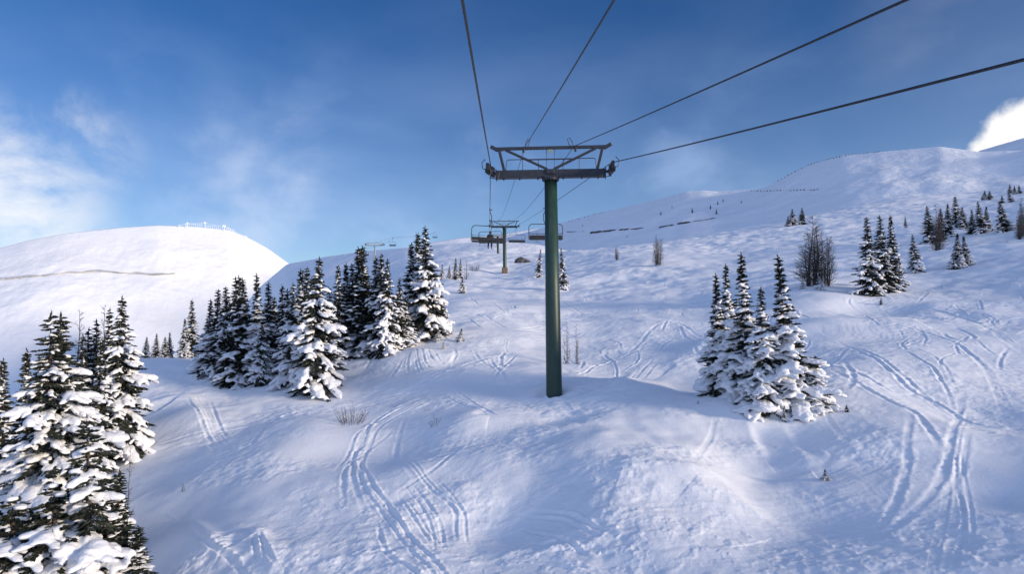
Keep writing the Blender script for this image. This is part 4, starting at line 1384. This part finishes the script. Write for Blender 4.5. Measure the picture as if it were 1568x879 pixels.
d4 = 330.0
end_l, end_r = at(752, 366, d4), at(766, 364, d4)
topm = [(-1, 'left'), (1, 'right')]
ropeL = rope('haul_cable', [back(sheave(t1, -1), at(708, 0, 7.9), 1.2), at(708, 0, 7.9), sheave(t1, -1), sheave(t2, -1), sheave(t3, -1), end_l], [0, .03, .35, .4, .8], .021,
             'thick haul cable on the left, coming down almost straight overhead')
ropeR = rope('haul_cable', [back(sheave(t1, 1), at(1568, 91, 6.7), 1.2), at(1568, 91, 6.7), sheave(t1, 1), sheave(t2, 1), sheave(t3, 1), end_r], [0, .03, .15, .4, .8], .019,
             'thick haul cable on the right, lowest of the four at the right edge')
rope('signal_line', [back(hook(t1, -1.13), at(940, 0, 7.3), 1.2), at(940, 0, 7.3), hook(t1, -1.13), hook(t2, -1.13), hook(t3, -1.13)], [0, .02, .8, .8], .0135,
     'thin line from the left hook of the near tower to the top middle', 'cable')
rope('signal_line', [back(hook(t1, 1.02), at(1386, 0, 6.5), 1.2), at(1386, 0, 6.5), hook(t1, 1.02), hook(t2, 1.02), hook(t3, 1.02)], [0, .02, .8, .8], .0155,
     'line from the right hook of the near tower to the upper right', 'cable')


# ------------------------------------------------------------------ chairs
def make_chair(label, half=1.55):
    root = empty('lift_chair', (0, 0, 0), 0, label, 'lift chair', 'chairs of the main chairlift')
    g = MB()
    g.box((0, 0, .02), (.10, .42, .12), None, .02); g.box((0, .16, .12), (.08, .10, .16), None, .02); g.box((-.14, 0, .05), (.22, .08, .06), None, .01)
    g.build('grip', M_DARK, root)
    g = MB()
    g.tube([(0, 0, 0), (-.06, 0, -.25), (-.2, 0, -.55), (-.2, 0, -1.1), (-.08, 0, -1.38), (0, 0, -1.45)], .035, 8)
    g.build('hanger', M_DARK, root)
    top, bot, rc = -1.45, -2.85, .34
    g = MB()
    pts = [(-half, 0, bot), (-half, 0, top - rc)]
    for k in range(1, 6):
        a = math.pi - k * math.pi / 12
        pts.append((-half + rc + rc * math.cos(a), 0, top - rc + rc * math.sin(a)))
    right = [(-x, y, z) for x, y, z in reversed(pts)]
    g.tube(pts + [(-half + rc, 0, top), (half - rc, 0, top)] + right, .034, 8)
    g.build('bail', M_DARK, root)
    g = MB(); g.box((0, -.22, bot - .02), (2 * half - .06, .48, .14), None, .03); g.build('seat', M_DARK, root)
    g = MB()
    g.box((0, .03, bot + .22), (2 * half - .10, .05, .30), None, .02)
    g.build('backrest', M_DARK, root)
    g = MB()
    for x in (-half * .52, half * .52):
        g.tube([(x, 0, bot + .1), (x, 0, bot + .80)], .014, 6)
    g.tube([(-half, 0, bot + .52), (half, 0, bot + .52)], .016, 6)
    g.build('back_bar', M_DARK, root)
    g = MB()
    g.tube([(-half + .05, 0, bot + .62), (-half + .12, -.55, bot + .42), (half - .12, -.55, bot + .42), (half - .05, 0, bot + .62)], .018, 6)
    for x in (-half * .5, half * .5):
        g.tube([(x, -.55, bot + .42), (x, -.75, bot - .35), (x - .22, -.78, bot - .38)], .014, 6); g.tube([(x, -.75, bot - .35), (x + .22, -.78, bot - .38)], .014, 6)
    g.build('safety_bar', M_DARK, root)
    return root


def on_rope(path, d):
    for a, b in zip(path, path[1:]):
        if (a.y - d) * (b.y - d) <= 0 and abs(b.y - a.y) > 1e-6:
            return a.lerp(b, (d - a.y) / (b.y - a.y))
    return path[-1]


# the seats of the uphill side face away from the viewer, those of the other side face the viewer
def hang(path, d, label, roll=0.0, half=1.55, face=math.pi):
    c = make_chair(label, half)
    p = on_rope(path, d); c.location = p - Vector((0, 0, .03)); c.rotation_euler = (0, R(roll), face)
    return c


chairA = hang(ropeL, 60.0, 'wide uphill chair carrying a rider, left of the near tower', -3.0)
hang(ropeL, 88.0, 'uphill chair half hidden behind the one carrying a rider', 2.0)
hang(ropeR, 61.0, 'empty chair cut in two by the near green pole', 0.0, 1.55, 0.0)
hang(ropeR, 126.0, 'small empty chair between the second tower and the near green pole', 0.0, 1.55, 0.0)


# ------------------------------------------------------------------ riders: one skinned body each
def make_rider(chair, x, label):
    import bmesh
    J = {'pelvis': (0, -.18, .12), 'waist': (0, -.10, .32), 'chest': (0, -.06, .52), 'neck': (0, -.07, .70), 'head': (0, -.10, .80), 'crown': (0, -.10, .90),
         'shL': (-.19, -.07, .60), 'elL': (-.27, -.20, .38), 'haL': (-.17, -.42, .34), 'fiL': (-.14, -.50, .36), 'shR': (.19, -.07, .60), 'elR': (.27, -.20, .38), 'haR': (.17, -.42, .34), 'fiR': (.14, -.50, .36),
         'hiL': (-.11, -.24, .10), 'knL': (-.14, -.60, .07), 'anL': (-.14, -.66, -.36), 'toL': (-.15, -.86, -.42), 'hiR': (.11, -.24, .10), 'knR': (.15, -.60, .07), 'anR': (.16, -.66, -.36), 'toR': (.17, -.86, -.42)}
    E = [('pelvis', 'waist'), ('waist', 'chest'), ('chest', 'neck'), ('neck', 'head'), ('head', 'crown'), ('chest', 'shL'), ('shL', 'elL'), ('elL', 'haL'), ('haL', 'fiL'), ('chest', 'shR'), ('shR', 'elR'), ('elR', 'haR'), ('haR', 'fiR'),
         ('pelvis', 'hiL'), ('hiL', 'knL'), ('knL', 'anL'), ('anL', 'toL'), ('pelvis', 'hiR'), ('hiR', 'knR'), ('knR', 'anR'), ('anR', 'toR')]
    RD = dict(pelvis=.17, waist=.16, chest=.18, neck=.07, head=.105, crown=.09, shL=.09, elL=.065, haL=.05, fiL=.035, hiL=.105, knL=.085, anL=.08, toL=.06)
    names = list(J)
    me = bpy.data.meshes.new('person')
    me.from_pydata([J[n] for n in names], [(names.index(a), names.index(b)) for a, b in E], [])
    o = bpy.data.objects.new('person', me); COL.objects.link(o)
    sk = o.modifiers.new('skin', 'SKIN'); o.modifiers.new('sub', 'SUBSURF').levels = 1
    for i, n in enumerate(names):
        q = RD[n] if n in RD else RD[n[:-1] + 'L']
        o.data.skin_vertices[0].data[i].radius = (q, q)
    o.data.skin_vertices[0].data[0].use_root = True
    me2 = bpy.data.meshes.new_from_object(o.evaluated_get(bpy.context.evaluated_depsgraph_get()))
    me2.name = 'person'; me2.materials.clear(); me2.materials.append(M_CLOTH)
    for f in me2.polygons: f.use_smooth = True
    bpy.data.objects.remove(o)
    m_ = chair.matrix_basis @ Matrix.Translation((x, -.08, -2.84))
    p = bpy.data.objects.new('person', me2); COL.objects.link(p); p.matrix_basis = m_
    tag(p, label, 'person', 'riders on the chairlift')
    h = MB(); V, F = ico()
    h.add([(v.x * .13, v.y * .145 - .10, v.z * .125 + .85) for v in V if True], F)
    h.build('helmet', M_HELM, p, True)
    for sx in (-1, 1):
        s = MB(); s.box((sx * .155, -.78, -.49), (.10, 1.62, .02), None, .006)
        s.tube([(sx * .155, -1.58, -.49), (sx * .155, -1.68, -.45), (sx * .155, -1.74, -.40)], [.03, .025, .012], 6)
        s.build('ski', M_CLOTH, p)
    return p


make_rider(chairA, -.15, 'rider in dark clothes seen from behind on the wide uphill chair')

# ------------------------------------------------------------------ the other lift, over the left ridge
G2 = 'chairs of the far left lift'
def far_tower(px, top, d, label):
    z1 = ray(px, top)[1] * d; x = ray(px, top)[0] * d
    base = sheet_hit(bowl, px, 392); z0 = min(base.z, z1 - 6) - 3
    root = empty('lift_tower', (x, d, z0), 0, label, 'lift tower')
    H = z1 - z0
    g = MB(); g.tube([(0, 0, -2), (0, 0, H - .9)], [.36, .28], 16); g.build('pole', M_PALE, root, True)
    g = MB(); g.box((0, 0, H - .9), (6.6, .45, .45), None, .02); g.build('crossarm', M_PALE, root)
    g = MB(); g.bar((-3.4, 0, H), (3.4, 0, H), .22, .22)
    for sx in (-1, 1): g.bar((sx * 2.6, 0, H - .7), (sx * 2.8, 0, H - .1), .2, .2)
    g.build('top_rail', M_PALE, root)
    for sx in (-1, 1):
        g = MB()
        for y in (-.6, .6): g.disc_wheel((sx * 3.5, y, H - .6), (1, 0, 0), .3, .2, 12)
        g.build('sheave_train', M_DARK, root)
    return root, Vector((x - 3.5, d, z1 - .3)), Vector((x + 3.5, d, z1 - .3))


ft, fl, fr = far_tower(574, 372, 255.0, 'far tower with a T-shaped head on the left ridge')
lineA = rope('haul_cable', [at(556, 384, 215), fl, at(600, 364, 300), at(665, 357, 420)], [.3, .4, 1], .03, 'cable of the far left lift, its lower uphill strand', 'cable', 'cables of the far left lift')
lineB = rope('haul_cable', [at(560, 380, 215), fr, at(604, 362, 300), at(668, 355, 420)], [.3, .4, 1], .03, 'cable of the far left lift, its upper return strand', 'cable', 'cables of the far left lift')
for path, d, px, lab, f_ in ((lineA, 243.0, 0, 'far chair hanging beside the T-shaped far tower', 0), (lineB, 292.0, 0, 'far chair against the sky, right of the T-shaped far tower', 0), (lineB, 352.0, 0, 'far chair against the sky, halfway to the tallest fir', 0),
                          (lineB, 415.0, 0, 'far chair just right of the tip of the tallest fir', 0)):
    c = make_chair(lab, 1.25)
    c['group'] = G2
    c.location = on_rope(path, d); c.scale = (1.15, 1.15, 1.2)

# ------------------------------------------------------------------ rime-white towers on the sunlit summit
def rime_tower(px, py, h_px, label, head=True):
    p = sheet_hit(mountain, px, py + 4); d = p.y
    H = h_px * d / FPX
    root = empty('rimed_tower', p, 0, label, 'lift tower', 'rime-covered towers on the sunlit summit')
    g = MB(); g.tube([(0, 0, -2), (0, 0, H)], [.4, .25], 10); g.build('pole', M_RIME, root, True)
    g = MB()
    rr = random.Random(int(px)); V, F = ico()
    g.bar((-2.2, 0, H), (2.2, 0, H), .3, .3)
    if head:
        for k in range(5):
            c = (rr.uniform(-1.2, 1.2), rr.uniform(-.5, .5), H + rr.uniform(-.3, 1.4)); q = rr.uniform(.5, .95)
            g.add([(v.x * q + c[0], v.y * q + c[1], v.z * q * .9 + c[2]) for v in V], F)
    g.build('crossarm', M_RIME, root, True)
    return root.location + Vector((0, 0, H))


tops = [rime_tower(274, 346, 5, 'shortest rimed tower at the left end of the summit row', False), rime_tower(286, 346, 8, 'rimed tower with a round white head, left on the summit', True),
        rime_tower(314, 347, 9, 'rimed tower with a round white head, middle of the summit', True), rime_tower(343, 351, 8, 'rimed tower at the right brow of the summit', True),
        rime_tower(376, 364, 6, 'small rimed tower partway down the right shoulder of the summit', False), rime_tower(418, 394, 6, 'lowest rimed tower at the foot of the right shoulder', False)]
g = MB(); g.tube(sag_path(tops, [.5] * 5, 8), .12, 6); o = g.build('rimed_cable', M_RIME, None, True); tag(o, 'frosted cable strung between the rimed summit towers', 'cable')
g = MB()
rr = random.Random(5)
rail = []
for k in range(26):
    px = 284 + k * 3.0
    p = sheet_hit(mountain, px, 340); rail.append(p + Vector((0, 0, 2.6 + rr.uniform(-.3, .6))))
    g.tube([p - Vector((0, 0, 1)), rail[-1]], .16, 5)
g.tube(rail, .12, 5)
o = g.build('rimed_fence', M_RIME, None, False); tag(o, 'frosted fence of thin posts along the sunlit summit', 'fence')

# ------------------------------------------------------------------ rock bands and fences on the far slope
def rock_band(pxs, label, hh, seed):
    rr = random.Random(seed); g = MB(); V, F = ico()
    pts_ = [sheet_hit(bowl, px, py) for px, py in pxs]
    W = sag_path(pts_, [0] * (len(pts_) - 1), max(4, int(60 / len(pts_))))
    for i, p in enumerate(W):
        q = hh * rr.uniform(.25, 1.0)
        g.add([(p.x + v.x * rr.uniform(.9, 1.1) * q * 1.9, p.y + v.y * q * 1.2, p.z + max(v.z, -.6) * q * .95 * rr.uniform(.85, 1.1) - q * .25) for v in V], F)
    o = g.build('rock_band', M_ROCK, None, False)
    tag(o, label, 'rock outcrop', 'dark rock bands on the shaded far slope')


rock_band([(868, 355), (895, 355)], 'faint thin rock band closest to the pole', .35, 1)
rock_band([(908, 356), (930, 354), (962, 352)], 'longest dark rock band, right of the pole', 1.15, 2)
rock_band([(966, 351), (984, 349)], 'faint thin rock band right of the longest one', .4, 3)
rock_band([(1012, 348), (1030, 345)], 'dark rock band, left one of the broken upper band', .8, 4)
rock_band([(1040, 343), (1056, 341)], 'short dark rock band, middle of the broken upper band', .9, 5)
rock_band([(1063, 339), (1080, 337), (1094, 334)], 'thin rock band, right end of the broken upper band', .5, 6)


def crest_fence(pxs, label, h, step, seed):
    rr = random.Random(seed); g = MB()
    ln = sag_path([Vector((px, py, 0)) for px, py in pxs], [0] * (len(pxs) - 1), 40)
    last = None
    line = []
    for q in ln:
        if last is not None and q.x - last < step: continue
        last = q.x
        p = sheet_hit(bowl, q.x, q.y)
        if rr.random() < .25: continue
        hh = h * rr.uniform(.3, 1.0)
        line.append(p + Vector((0, 0, h * .45)))
        g.box(p + Vector((0, 0, hh / 2 - .3)), (rr.uniform(.2, .7), .15, hh + .6))
    g.tube(line, .03, 5)
    o = g.build('snow_fence', M_WOOD, None, False)
    tag(o, label, 'snow fence', 'broken snow fences on the far crest')


crest_fence([(866, 341), (905, 330), (934, 323)], 'broken snow fence along the crest nearest the pole', 0.9, 4.2, 1)
crest_fence([(1150, 293), (1200, 292), (1252, 291)], 'long low snow fence below the right summit', .5, 5.0, 2)
crest_fence([(1186, 280), (1212, 266), (1235, 254), (1262, 245), (1300, 238), (1345, 233)], 'snow fence climbing the skyline of the right summit', 0.55, 4.6, 3)

# dark boulder with a drift behind it, up the line
gp = ground_at(798, 402)
g = MB(); V, F = ico(); rr = random.Random(9)
g.add([(v.x * 1.5 * rr.uniform(.88, 1.1), v.y * .9, max(v.z, -.4) * 1.15 * rr.uniform(.85, 1.1)) for v in V], F)
g.add([(v.x * .9 * rr.uniform(.88, 1.1) + 1.3, v.y * .8 - .3, max(v.z, -.4) * .7 * rr.uniform(.85, 1.1) - .1) for v in V], F)
o = g.build('boulder', M_ROCK, None, False); o.location = gp; tag(o, 'dark boulder in the snow right of the second tower', 'boulder')
